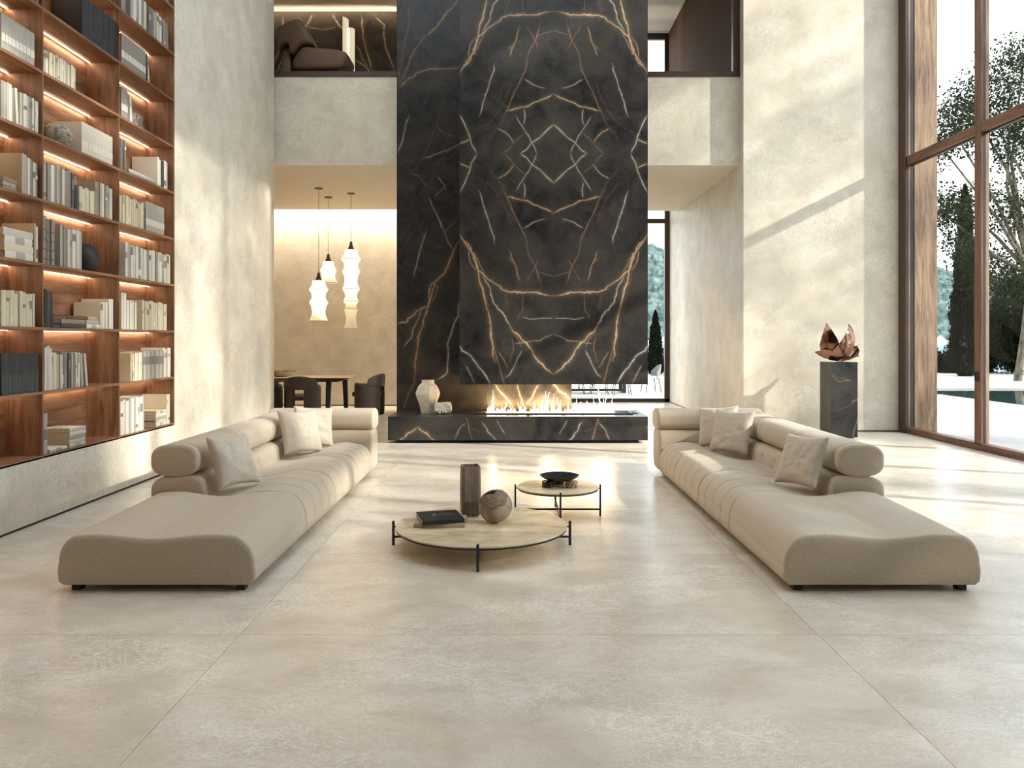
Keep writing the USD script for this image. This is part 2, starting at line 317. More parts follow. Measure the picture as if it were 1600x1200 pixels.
# the big window on the sunny side
w1 = thing('window_1', 'tall wood-framed glazing with sliding panes along the sunny side', None, (0, 0, 0), kind='structure')
WT = 9.6
MULL = [11.0 - 2.2 * k for k in range(6)]
WN = 0.0
single('wall_window_added', box(6.72, 7.1, NEAR, WN, 0, CEIL), WALNUT_DARK, 'added dark walnut wall closing the glazing behind the viewer to cut light', None, kind='structure')  # unseen dark wall added to shut out light near the viewer
part(w1, 'sill', box(6.72, 6.86, WN, YB, 0, 0.10, .004), FRAME_WOOD_Y)
part(w1, 'jamb', [box(6.70, 6.76, 13.06, YB, 0, WT, .003)], FRAME_DARK)
part(w1, 'jamb', box(6.765, 6.80, 13.10, 13.14, .1, WT), CLADDING)
part(w1, 'gasket', box(6.80, 6.87, 13.12, 13.18, .1, WT), GASKET)
part(w1, 'head', box(6.70, 6.9, WN, YB, WT, WT + .2), FRAME_WOOD_Y)
single('wall_window_head', box(6.72, 7.1, WN, YB, WT + .2, CEIL), STONE_WALL, 'stone wall above the tall glazing', None, kind='structure')
edges = [13.1] + [m for m in MULL]
for m in MULL:
    part(w1, 'mullion', box(6.72, 6.757, m, m + .15, .08, WT, .003), FRAME_WOOD)
    part(w1, 'mullion', box(6.80, 6.85, m + .01, m + .13, .08, WT), CLADDING)
    part(w1, 'gasket', box(6.757, 6.80, m + .005, m + .14, .08, WT), GASKET)
for k in range(len(edges) - 1):
    a, b = edges[k + 1] + .15, edges[k]
    part(w1, 'transom', box(6.725, 6.80, a, b, 4.57, 4.71, .003), FRAME_WOOD_Y)
    part(w1, 'transom', box(6.80, 6.85, a, b, 4.55, 4.60), FRAME_DARK)
    part(w1, 'pane', box(6.775, 6.781, a, b, .1, 4.57), PANE)
    part(w1, 'pane', box(6.775, 6.781, a, b, 4.71, WT), PANE)
for d in (11.055, 11.105):
    part(w1, 'handle', box(6.700, 6.722, d - .012, d + .012, 1.0, 1.13, .002), GASKET, label='small black recessed pull')
# the tall window at the end of the passage
w2 = thing('window_2', 'dark-framed tall window at the end of the passage behind the fireplace', None, (0, 0, 0), kind='structure')
yw = 19.5
part(w2, 'sill', box(.5, XP, yw, yw + .12, 0, .09, .003), FRAME_DARK)
part(w2, 'jamb', box(XP - .12, XP, yw, yw + .12, 0, 9.37, .003), FRAME_DARK)
part(w2, 'jamb', box(.5, .6, yw, yw + .12, 0, 9.37, .003), FRAME_DARK)
part(w2, 'transom', box(.6, XP - .12, yw, yw + .1, 4.55, 4.66, .003), FRAME_DARK)
part(w2, 'head', box(.6, XP - .12, yw, yw + .1, 9.22, 9.37, .003), FRAME_DARK)
part(w2, 'pane', box(.6, XP - .12, yw + .05, yw + .056, .09, 4.55), PANE)
part(w2, 'pane', box(.6, XP - .12, yw + .05, yw + .056, 4.66, 9.22), PANE)
single('wall_passage_end', [box(.3, .5, 18.4, yw + .15, 0, CEIL), box(-8.2, .5, 18.62, 18.8, 0, CEIL)], STONE_WALL, 'stone wall beside the passage window', None, kind='structure')
single('roof_gallery', box(-8.2, XP, YB + .2, 19.8, 9.85, CEIL), PLASTER, 'roof over the gallery', None, kind='structure')
# hidden cove lights
single('cove_light', box(-7.9, .3, 18.19, 18.27, SOFFIT + .44, SOFFIT + .46), LED_COVE, 'warm light strip hidden in the ceiling slot of the dining room', 'light strip')
single('cove_light', box(-7.9, -1.0, 18.24, 18.30, 9.60, 9.62), LED_GALLERY, 'warm light strip hidden in the ceiling slot of the upper gallery', 'light strip')
# ---------------------------------------------------------------- veined dark marble (flat print traced as colour attributes on the slab's own face)
GOLD, TAN, WHITE, RUST = srgb(206, 172, 134), srgb(170, 132, 100), srgb(208, 196, 178), srgb(112, 76, 56)
def wiggle(pts, rng, amp):
    p = [np.array(a, float) for a in pts]
    for lev in range(3):
        q = [p[0]]
        for a, b in zip(p[:-1], p[1:]):
            d = b - a; L = np.hypot(*d)
            n = np.array([-d[1], d[0]]) / (L + 1e-9)
            q += [(a + b) / 2 + n * rng.normal() * L * amp, b]
        p = q
    return np.array(p)

def slab_face(u0, u1, v0, v1, step, veins, to_world, fold=None, seed=0, cloud=None):
    """Grid over picture-traced slab coordinates (u right, v down). veins: (points, width, colour, strength). fold maps (u, v) to the traced quarter."""
    nu, nv = int((u1 - u0) / step) + 1, int((v1 - v0) / step) + 1
    U, W = np.meshgrid(np.linspace(u0, u1, nu), np.linspace(v0, v1, nv))
    P = np.stack([U.ravel(), W.ravel()], 1)
    Q = fold(P) if fold else P
    mask = np.zeros(len(P)); col = np.zeros((len(P), 3))
    rng = np.random.default_rng(seed)
    for pts, wid, c, s in veins:
        w = wiggle(pts, rng, 0.03 if wid < 2 else 0.05)
        lo, hi = w.min(0) - wid * 3 - 2, w.max(0) + wid * 3 + 2
        idx = np.where(((Q >= lo) & (Q <= hi)).all(1))[0]
        if not len(idx): continue
        q = Q[idx]; best = np.full(len(idx), 1e9); along = np.zeros(len(idx))
        L = 0
        for a, b in zip(w[:-1], w[1:]):
            d = b - a; l2 = d @ d + 1e-9
            t = np.clip(((q - a) @ d) / l2, 0, 1)
            dist = np.hypot(*(q - a - t[:, None] * d).T)
            m = dist < best; best[m] = dist[m]; along[m] = L + t[m] * math.sqrt(l2); L += math.sqrt(l2)
        vary = meshkit.fbm(np.stack([along / 9.0, along * 0 + seed, along * 0], 1), 3, seed)
        hw = wid * (0.16 + 0.40 * vary)
        core = np.clip(1.15 - best / hw * .8, 0, 1)
        halo = 0.10 * np.exp(-(best / (wid * 1.3)) ** 2)
        grain = 0.75 + 0.5 * (meshkit.noise(np.stack([q[:, 0] / 1.3, q[:, 1] / 1.3, q[:, 0] * 0], 1), seed + 3) - .5)
        endf = np.clip(np.minimum(along, L - along) / (0.12 * L + 1e-6), 0.25, 1)
        mm = np.clip(np.maximum(core * grain, halo) * s * endf, 0, 1)
        cc = np.array(c)[None] * (0.8 + 0.4 * vary[:, None])
        up = mm > mask[idx]
        mask[idx[up]] = mm[up]; col[idx[up]] = cc[up]
    cl = meshkit.fbm(np.stack([Q[:, 0] / 55.0, Q[:, 1] / 55.0, Q[:, 0] * 0 + seed], 1), 5, seed + 11)
    cl = np.clip((cl - .40) * 2.6, 0, 1)
    if cloud is not None: cl = np.clip(cl * cloud(P), 0, 1)
    i, j = np.meshgrid(np.arange(nv - 1), np.arange(nu - 1), indexing='ij')
    a = i * nu + j; q4 = np.stack([a, a + nu, a + nu + 1, a + 1], -1).reshape(-1, 4)
    f = np.vstack([q4[:, [0, 1, 2]], q4[:, [0, 2, 3]]])
    return np.asarray(to_world(P), float), f, mask, col, cl

def slab(t, name, face, body, mat, label=None):
    """One slab mesh: the traced front face plus the sides and back of its body."""
    v, f, mask, col, cl = face
    b = V(body); n = len(v)
    keep = np.abs(b.face_normals[:, 1] + 1) > 1e-3
    vv = np.vstack([v, b.vertices]); ff = np.vstack([f, np.array(b.faces)[keep] + n])
    z = np.zeros(len(b.vertices))
    return part(t, name, trimesh.Trimesh(vv, ff, process=False), mat, label=label,
                primvars={'veinmask': np.r_[mask, z], 'veincolor': np.vstack([col, np.zeros((len(z), 3))]), 'cloud': np.r_[cl, z + .3]})

MARBLE = marble('dark_marble', srgb(25, 25, 28), srgb(60, 57, 53), 0.3)
def Z2(l, ox, oy, s): return [(ox + x / s, oy + y / s) for x, y in l]
q2 = lambda l: Z2(l, 600, 300, 3.81)
q1 = lambda l: [(x, 480 - y) for x, y in Z2(l, 600, 0, 3.81)]      # traced in the mirrored upper half
PANEL_VEINS = [
    (q2([(440, 235), (500, 330), (545, 400), (560, 470), (600, 500), (640, 530), (690, 560), (700, 580), (760, 595), (830, 600), (910, 597), (1012, 618)]), 3.2, GOLD, 1.0),
    (q2([(500, 330), (540, 370), (555, 450), (580, 560), (610, 680), (635, 800), (650, 920), (645, 970), (660, 1005)]), 3.6, GOLD, 1.0),
    (q2([(470, 280), (515, 330), (535, 400), (560, 480)]), 2.6, GOLD, .9),
    (q2([(655, 930), (690, 1050), (715, 1150)]), 1.6, TAN, .8),
    (q2([(500, 345), (515, 420), (545, 470)]), 1.6, GOLD, .8), (q2([(545, 380), (580, 450), (605, 490)]), 1.4, GOLD, .7),
    (q2([(580, 490), (620, 550), (640, 620), (680, 700), (720, 740), (760, 810)]), 2.0, WHITE, .9),
    (q2([(752, 805), (800, 850), (850, 900), (880, 940), (890, 970), (920, 1010), (960, 1050), (1012, 1085)]), 3.6, GOLD, 1.0),
    (q2([(565, -10), (590, 80), (620, 160), (640, 230), (660, 310)]), 1.6, WHITE, .9),
    (q2([(700, -25), (760, 100), (800, 180), (840, 260), (860, 370), (905, 450), (940, 570)]), 1.5, TAN, .75),
    (q2([(725, 22), (790, 40), (860, 55), (930, 90), (1012, 130)]), 2.3, GOLD, .9),
    (q2([(835, 215), (890, 180), (960, 160)]), 1.4, WHITE, .75), (q2([(750, 350), (780, 430), (805, 530)]), 1.5, GOLD, .7),
    (q2([(740, 400), (780, 420)]), 1.2, TAN, .6), (q2([(920, 400), (880, 480), (850, 530)]), 1.2, TAN, .6), (q2([(910, 470), (960, 490), (1012, 505)]), 1.2, TAN, .55),
    (q2([(440, 905), (510, 970), (560, 1040), (610, 1100), (628, 1150)]), 2.2, WHITE, 1.0),
    (q2([(820, 745), (860, 755), (930, 752), (1012, 750)]), 1.3, WHITE, .6), (q2([(770, 905), (860, 890), (930, 885), (970, 860), (1012, 845)]), 1.4, WHITE, .6),
    (q2([(820, 940), (780, 1030), (745, 1090), (720, 1105)]), 1.6, WHITE, .8), (q2([(770, 830), (800, 880), (820, 930)]), 1.5, TAN, .7),
    (q2([(715, 600), (735, 650), (745, 710)]), 1.6, RUST, .9), (q2([(730, 600), (725, 680), (748, 720)]), 1.3, RUST, .7), (q2([(485, 1030), (540, 1140)]), 1.5, WHITE, .6),
    (q2([(830, 610), (825, 700), (790, 760)]), 1.2, TAN, .5), (q2([(680, 950), (745, 1050)]), 1.2, WHITE, .5), (q2([(760, 870), (770, 940), (750, 1020)]), 1.3, TAN, .6),
    (q1([(1012, 735), (960, 785), (880, 850), (808, 917)]), 1.8, WHITE, .85), (q1([(1012, 745), (940, 810)]), 1.2, GOLD, .5),
    (q1([(835, 650), (840, 700), (830, 745)]), 1.5, WHITE, .75), (q1([(785, 690), (840, 780), (880, 850), (912, 917)]), 1.5, WHITE, .65),
    (q1([(845, 790), (770, 850), (705, 917)]), 1.5, TAN, .4), (q1([(675, 765), (720, 785), (775, 850)]), 1.7, GOLD, .75),
    (q1([(735, 665), (700, 730), (675, 765), (640, 800), (620, 850)]), 1.5, RUST, .8), (q1([(450, 680), (500, 790), (552, 917)]), 1.8, WHITE, .9),
    (q1([(450, 855), (515, 828)]), 2.2, GOLD, .8), (q1([(575, 750), (620, 735), (660, 690), (720, 600), (770, 460)]), 1.4, RUST, .7),
    (q1([(515, 828), (575, 750)]), 1.3, RUST, .5), (q1([(810, 160), (790, 240), (740, 300)]), 1.4, TAN, .6),
]
PD = 11.8
LEFT_VEINS = [
    (Z2([(165, -10), (145, 60), (135, 200), (105, 360), (78, 520)], 600, 0, 3.81), 2.6, RUST, .95),
    (Z2([(450, -15), (370, 80), (300, 170), (240, 215)], 600, 0, 3.81), 3.0, TAN, .9), (Z2([(245, 215), (180, 300), (140, 400), (90, 505)], 600, 0, 3.81), 1.6, TAN, .7),
    (Z2([(458, 400), (350, 410), (270, 410), (190, 435), (180, 455), (130, 480), (76, 528)], 600, 0, 3.81), 2.6, TAN, .9),
    (Z2([(230, 300), (225, 380), (210, 420)], 600, 0, 3.81), 1.2, RUST, .5), (Z2([(250, -5), (300, 100)], 600, 0, 3.81), 1.2, RUST, .4),
    (Z2([(275, 40), (250, 140), (205, 235)], 620, 120, 5), 1.5, RUST, .8), (Z2([(95, 310), (50, 470), (0, 600)], 620, 120, 5), 1.6, WHITE, .75),
    (Z2([(395, 120), (340, 250), (310, 390), (200, 640), (120, 750)], 620, 120, 5), 1.6, RUST, .75), (Z2([(120, 755), (180, 780), (240, 862)], 620, 120, 5), 1.5, TAN, .6),
    (Z2([(505, 520), (400, 575), (310, 605), (205, 640)], 620, 120, 5), 2.0, TAN, .85), (Z2([(320, 400), (370, 440), (460, 470)], 620, 120, 5), 1.2, TAN, .5),
    (Z2([(290, 940), (400, 838)], 620, 120, 5), 1.5, TAN, .7), (Z2([(320, 780), (390, 895)], 620, 120, 5), 1.4, WHITE, .5), (Z2([(150, 620), (60, 720), (0, 740)], 620, 120, 5), 1.3, RUST, .55),
    (Z2([(250, 940), (300, 1050), (360, 1200)], 620, 120, 5), 1.4, WHITE, .6), (Z2([(300, 0), (345, 110), (405, 240)], 620, 340, 4.62), 1.3, WHITE, .5), (Z2([(345, 105), (425, 20)], 620, 340, 4.62), 1.1, WHITE, .35),
    (Z2([(465, 145), (410, 240), (350, 390), (300, 440), (250, 480), (235, 530), (235, 600), (215, 680), (180, 800), (150, 930), (130, 1050), (122, 1185)], 620, 340, 4.62), 3.6, TAN, 1.0),
    (Z2([(290, 440), (260, 520), (240, 600), (215, 680)], 620, 340, 4.62), 2.4, GOLD, .8),
    (Z2([(225, 635), (170, 660), (120, 705), (80, 730), (70, 755), (0, 770)], 620, 340, 4.62), 2.6, GOLD, .9), (Z2([(270, 480), (295, 500), (280, 560), (245, 625)], 620, 340, 4.62), 1.7, TAN, .7),
    (Z2([(180, 650), (160, 720), (120, 800), (105, 870), (50, 935)], 620, 340, 4.62), 1.6, WHITE, .7), (Z2([(215, 95), (160, 270), (120, 435)], 620, 340, 4.62), 1.5, WHITE, .65),
    (Z2([(455, 560), (445, 710), (410, 770), (365, 910), (365, 1110), (355, 1130), (270, 1190)], 620, 340, 4.62), 1.9, WHITE, .85),
    (Z2([(100, 30), (50, 120), (0, 170)], 620, 340, 4.62), 1.7, RUST, .7), (Z2([(205, 40), (130, 80), (80, 170), (10, 280)], 620, 340, 4.62), 1.6, RUST, .6),
    (Z2([(25, 780), (40, 840), (20, 900)], 620, 340, 4.62), 1.2, RUST, .6), ([(648.7, 596), (640, 612), (630, 642)], 1.5, TAN, .7),
    (Z2([(225, 70), (370, 250), (420, 350)], 740, 590, 6.667), 3.0, WHITE, 1.0), (Z2([(455, 70), (480, 180), (520, 300), (545, 345)], 740, 590, 6.667), 2.0, WHITE, .8),
    (Z2([(675, 70), (600, 220), (550, 280)], 740, 590, 6.667), 2.0, WHITE, .8), (Z2([(820, 60), (890, 140), (1005, 222)], 740, 590, 6.667), 4.0, WHITE, 1.0),
]
BD = 12.9
fire = thing('fireplace', 'towering dark marble fireplace block with gold veins behind the floating front panel', 'fireplace', (0, BD, 0))
slab(fire, 'marble_slab', slab_face(620, 760, -6, 642, .8, LEFT_VEINS, lambda P: np.stack([px(P[:, 0], BD), P[:, 0] * 0 + BD, pz(P[:, 1], BD)], 1), seed=5, cloud=lambda P: np.clip((P[:, 1] - 250) / 400, .0, .6)),  # clouding thins upwards: upper shade painted into the slab colour
     box(px(620, BD), px(760, BD), BD, BD + .38, pz(642, BD), pz(-6, BD)), MARBLE)
slab(fire, 'marble_slab', slab_face(760.2, 893, 560, 642, .8, LEFT_VEINS, lambda P: np.stack([px(P[:, 0], BD), P[:, 0] * 0 + BD, pz(P[:, 1], BD)], 1), seed=6),
     box(px(760.2, BD), px(893, BD), BD, BD + .38, pz(642, BD), pz(560, BD)), MARBLE)
part(fire, 'marble_slab', box(px(760.2, BD), px(893, BD), BD + .002, BD + .38, pz(560, BD) + .003, pz(-6, BD)), MARBLE)
part(fire, 'marble_slab', box(px(620, BD), px(893, BD), BD, BD + .38, pz(-6, BD) + .003, CEIL - .002), MARBLE)
panel = thing('chimney_panel', 'floating dark marble panel with mirrored gold veins above the open fire', 'fireplace panel', (.6, PD, 0))
fold = lambda P: np.stack([865 - np.abs(P[:, 0] - 865), 240 + np.abs(P[:, 1] - 240)], 1)
slab(panel, 'marble_slab', slab_face(718, 1012, -6, 600.5, .8, PANEL_VEINS, lambda P: np.stack([px(P[:, 0], PD), P[:, 0] * 0 + PD, pz(P[:, 1], PD)], 1), fold, 2),
     box(px(718, PD), px(1012, PD), PD, BD - .001, pz(600.5, PD), pz(-6, PD)), MARBLE)
part(panel, 'marble_slab', box(px(718, PD), px(1012, PD), PD, BD - .001, pz(-6, PD) + .003, CEIL - .002), MARBLE)

HD = 11.8
HEARTH_VEINS = []
h3 = lambda l: Z2(l, 590, 560, 3.478)
def mirror(l, c): return [(2 * c - x, y) for x, y in l]
for l, w, c, s in [([(215, 372), (160, 410), (115, 450)], 3.0, GOLD, 1), ([(478, 318), (495, 370), (510, 430), (517, 448)], 1.7, TAN, .9), ([(480, 350), (440, 390), (418, 445)], 1.5, WHITE, .6),
                   ([(568, 345), (600, 400), (645, 448)], 2.0, WHITE, .9), ([(648, 335), (670, 375), (692, 412)], 1.6, WHITE, .5), ([(500, 375), (560, 400)], 1.2, TAN, .4)]:
    HEARTH_VEINS.append((h3(l), w, c, s)); HEARTH_VEINS.append((h3(mirror(l, 840)), w, c, s))
HEARTH_VEINS.append((h3(mirror([(215, 372), (160, 410), (115, 450)], 215)), 3.0, GOLD, 1))
HZ = pz(651, HD)
hearth = thing('hearth', 'long low dark marble hearth bench carrying the fire', 'hearth', (.1, 12.3, 0))
slab(hearth, 'marble_slab', slab_face(606, 830.6, 651, 688, .7, HEARTH_VEINS, lambda P: np.stack([px(P[:, 0], HD), P[:, 0] * 0 + HD, pz(P[:, 1], HD)], 1), seed=8),
     box(px(606, HD), px(830.6, HD), HD, BD - .002, pz(688, HD), HZ), MARBLE)
slab(hearth, 'marble_slab', slab_face(831, 1012, 651, 688, .7, HEARTH_VEINS, lambda P: np.stack([px(P[:, 0], HD), P[:, 0] * 0 + HD, pz(P[:, 1], HD)], 1), seed=9),
     box(px(831, HD), px(1012, HD), HD, BD - .002, pz(688, HD), HZ), MARBLE)
part(hearth, 'plinth', box(px(606, HD) + .12, px(1012, HD) - .12, HD + .12, BD - .05, 0, pz(688, HD)), GASKET)
part(fire, 'plinth', box(px(620, BD), px(893, BD), BD + .002, BD + .38, 0, pz(642, BD) - .002), GASKET)
burner = thing('burner', 'long black metal burner tray sunk into the hearth top', 'burner', (.6, 12.3, HZ))
bx0, bx1 = -.72, 1.92
part(burner, 'tray', [box(bx0, bx1, 12.12, 12.16, HZ, HZ + .022), box(bx0, bx1, 12.44, 12.48, HZ, HZ + .022), box(bx0, bx0 + .04, 12.16, 12.44, HZ, HZ + .022), box(bx1 - .04, bx1, 12.16, 12.44, HZ, HZ + .022), box(bx0 + .04, bx1 - .04, 12.16, 12.44, HZ, HZ + .006)], BLACK_METAL)
part(burner, 'vent', [box(1.93 + .012 * k, 1.936 + .012 * k, 12.2, 12.6, HZ, HZ + .008) for k in range(8)], BLACK_METAL)
# flames: twisted tapering tongues
FLAME = usdkit.material(stage, LK + 'flame', {'g': ('geometry', {}), 's': ('separate_xyz', {}), 'h': ('map_range', {'from_min': HZ, 'from_max': HZ + .42, 'clamp': True}),
    'r': ('rgb_ramp', {'ramp': [(0.0, (1.0, .42, .08)), (0.12, (1.0, .62, .25)), (0.5, (1.0, .80, .52)), (1.0, (1.0, .62, .42))]}), 'e': ('emission', {'strength': 100.0}),
    't': ('transparent_bsdf', {}), 'o': ('map_range', {'from_min': HZ, 'from_max': HZ + .45, 'to_min': .75, 'to_max': .3, 'clamp': True}), 'x': ('mix_closure', {})},
    [('g.position', 's.vector'), ('s.z', 'h.value'), ('h.result', 'r.fac'), ('r.color', 'e.color'), ('s.z', 'o.value'), ('o.result', 'x.fac'), ('t.BSDF', 'x.closure1'), ('e.emission', 'x.closure2')], surface='x.closure')
rng = np.random.default_rng(4)
fl = []
def tongue(x, y, h, w, lean):
    n = 16; t = np.linspace(0, 1, n); ph = rng.uniform(0, 6)
    cx = x + lean * t ** 1.5 + .30 * w * np.sin(t * 5 + ph) * t * 2; cy = y + .012 * np.sin(t * 5 + ph * 2) * t
    r = w * (np.interp(t, [0, .12, .3, .55, .8, 1], [.55, .95, 1, .62, .25, .02]))
    a = np.arange(8) * 2 * np.pi / 8
    R = np.stack([cx[:, None] + r[:, None] * np.cos(a), cy[:, None] + .5 * r[:, None] * np.sin(a), np.broadcast_to(HZ + .012 + h * t[:, None], (n, 8))], -1)
    fl.append(loft(R))
for pxx, ph in [(766, 27), (771, 21), (785, 15), (798, 9), (813, 12), (819, 9), (833, 13), (843, 18), (851, 26), (858, 29), (867, 16), (872, 21), (886, 14),
                (897, 18), (904, 16), (916, 12), (921, 16), (929, 22), (936, 20), (942, 35), (955, 21)]:
    for q in range(4):
        tongue(px(pxx + rng.uniform(-4, 4), 12.3), 12.3 + rng.uniform(-.06, .06), ph * 12.3 / 1200 * (1.2, .9, .6, .4)[q] * rng.uniform(.85, 1.1), rng.uniform(.007, .013), rng.uniform(-.05, .05))
for k in range(80):
    tongue(rng.uniform(px(760, 12.3), px(958, 12.3)), 12.3 + rng.uniform(-.07, .07), rng.uniform(.03, .08), rng.uniform(.006, .013), rng.uniform(-.015, .015))
part(burner, 'added_glow_strip', box(px(760, 12.3), px(958, 12.3), 12.27, 12.36, HZ + .0065, HZ + .011), glow('added_strip_glow', (1.0, .70, .40), 150.0))  # added glowing strip lighting the marble behind; also the bright line under the flames
single('flames', fl, FLAME, 'row of yellow gas flames burning along the black tray', 'fire', smooth=True, kind='stuff')

# gallery marble wall
gz = lambda l: Z2(l, 400, 0, 6.667)
GV = [(gz(l), w, c, s) for l, w, c, s in [([(285, 160), (275, 370), (235, 530), (195, 685)], 1.9, GOLD, .9), ([(585, 155), (550, 230), (495, 295)], 1.9, WHITE, .9), ([(795, 155), (850, 240), (905, 305)], 1.9, WHITE, .9),
    ([(520, 275), (620, 295), (700, 310), (800, 290), (860, 278)], 1.2, WHITE, .5), ([(1095, 160), (1115, 390), (1150, 530), (1200, 700), (1218, 760)], 1.9, GOLD, .9), ([(1040, 465), (1090, 550), (1150, 680), (1195, 760)], 1.4, WHITE, .7),
    ([(1035, 625), (1110, 670), (1200, 760)], 1.9, GOLD, .9), ([(1232, 160), (1340, 260), (1345, 480), (1390, 600), (1435, 700), (1435, 760)], 1.5, WHITE, .8), ([(285, 600), (225, 710)], 1.5, WHITE, .7),
    ([(200, 760), (245, 705), (295, 760)], 1.6, GOLD, .8), ([(440, 170), (465, 230), (445, 290)], 1.2, WHITE, .4), ([(600, 435), (890, 435)], 1.0, WHITE, .35)]]
gal = thing('wall_gallery_back', 'dark veined marble wall at the back of the upper gallery', None, (0, 18.4, 0), kind='structure')
GD = 18.4
slab(gal, 'marble_slab', slab_face(424, 524, 18, 128, 1.0, GV, lambda P: np.stack([px(P[:, 0], GD), P[:, 0] * 0 + GD, pz(P[:, 1], GD)], 1), seed=12), box(px(424, GD), px(524, GD), GD, GD + .2, pz(128, GD), pz(18, GD)), MARBLE)
slab(gal, 'marble_slab', slab_face(524.2, 640, 18, 128, 1.0, GV, lambda P: np.stack([px(P[:, 0], GD), P[:, 0] * 0 + GD, pz(P[:, 1], GD)], 1), seed=13), box(px(524.2, GD), px(640, GD), GD, GD + .2, pz(128, GD), pz(18, GD)), MARBLE)
part(gal, 'marble_slab', [box(-8.0, px(424, GD) - .003, GD + .001, GD + .2, pz(128, GD), 9.5), box(px(640, GD) + .003, .5, GD + .001, GD + .2, pz(128, GD), 9.5), box(-8.0, .5, GD + .002, GD + .2, 6.25, pz(128, GD) - .003)], MARBLE)
# ---------------------------------------------------------------- bookcase and everything on it
case = thing('bookcase', 'tall built-in walnut bookcase with light strips along every shelf', 'bookcase', (XL, BY0, BZ0))
xb, th = XL - BDEEP, .016
for k in range(6):
    y = BY0 + k * COLW
    part(case, 'divider', box(xb, XL, y - th / 2, y + th / 2, BZ0, BZ1), WALNUT_Z)
for c in range(5):
    y0, y1 = BY0 + c * COLW + th / 2, BY0 + (c + 1) * COLW - th / 2
    part(case, 'back_panel', box(xb - .015, xb, y0, y1, BZ0, BZ1), WALNUT_Y)
    for r in range(11):
        z = BZ0 + r * ROW
        part(case, 'shelf', box(xb, XL, y0, y1, z - .026, z), WALNUT_Y)
    if c >= 1:
        for r in range(10):
            z = BZ0 + (r + 1) * ROW
            part(case, 'light_strip', box(xb + .034, xb + .042, y0 + .01, y1 - .01, z - .032, z - .0265), LED)

PAGES = plain('book_pages', srgb(206, 190, 160), 0.8)
TINT = {}
def tint(name):
    if name not in TINT:
        c = {'white': (210, 205, 194), 'offwhite': (198, 190, 176), 'cream': (200, 189, 160), 'ivory': (208, 197, 172), 'beige': (180, 163, 134), 'grey': (142, 135, 125), 'palegrey': (167, 161, 151), 'taupe': (136, 124, 110),
             'darkgrey': (82, 80, 78), 'black': (34, 37, 41), 'nearblack': (46, 48, 50), 'brown': (104, 70, 50), 'midgrey': (118, 114, 108), 'slate': (58, 62, 66)}[name]
        TINT[name] = plain('cover_' + name, srgb(*c), 0.6)
    return TINT[name]

COLNAME = {4: 'stone-wall column', 3: 'middle column', 2: 'edge column'}
ORD = ['bottom shelf', 'second shelf', 'third shelf', 'fourth shelf', 'fifth shelf', 'sixth shelf', 'seventh shelf', 'eighth shelf', 'ninth shelf', 'tenth shelf']
def nth(n): return '%d%s' % (n, 'th' if 10 <= n % 100 <= 20 else {1: 'st', 2: 'nd', 3: 'rd'}.get(n % 10, 'th'))
WORD = {'white': 'white', 'offwhite': 'off-white', 'cream': 'cream', 'ivory': 'ivory', 'beige': 'beige', 'grey': 'grey', 'palegrey': 'pale grey', 'taupe': 'taupe', 'darkgrey': 'dark grey', 'black': 'black', 'nearblack': 'black', 'brown': 'brown', 'midgrey': 'mid-grey', 'slate': 'slate'}

def book_parts(t, T_, H_, D_, cover, bands, M):
    """Upright book in local axes: spine towards +x at x=0, thickness along y (0..T_), height along z; M places it."""
    ct = min(.003, T_ * .2)
    # cover: spine with a gently rounded back, two boards
    n = 5; a = np.linspace(-1, 1, n)
    outer = [(-D_, 0.0)] + [(0.004 * (1 - (q * q)), T_ / 2 + q * T_ / 2) for q in a] + [(-D_, T_)]
    inner = [(-D_, T_ - ct), (-ct - .002, T_ - ct), (-ct - .002, ct), (-D_, ct)]
    cov = extrude(outer + inner, H_)
    pg = box(-D_ + .005, -ct - .002, ct, T_ - ct, .003, H_ - .003)
    out = [('cover', cov, cover), ('pages', pg, PAGES)]
    for (f0, f1, bm) in bands:
        yb = T_ * .04
        q = np.linspace(-.92, .92, 5)
        pl = [(0.0045 * (1 - s * s) + .0012, T_ / 2 + s * T_ / 2) for s in q]
        o = [(x + .0006, y) for x, y in pl] + [(x - .002, y) for x, y in pl[::-1]]
        out.append(('label_band', move(extrude(o, (f1 - f0) * H_), (0, 0, f0 * H_)), bm))
    for nm, m, mt in out:
        m = m.copy(); m.apply_transform(M); m.apply_translation(t.loc)
        part(t, nm, m, tint(mt) if isinstance(mt, str) else mt)

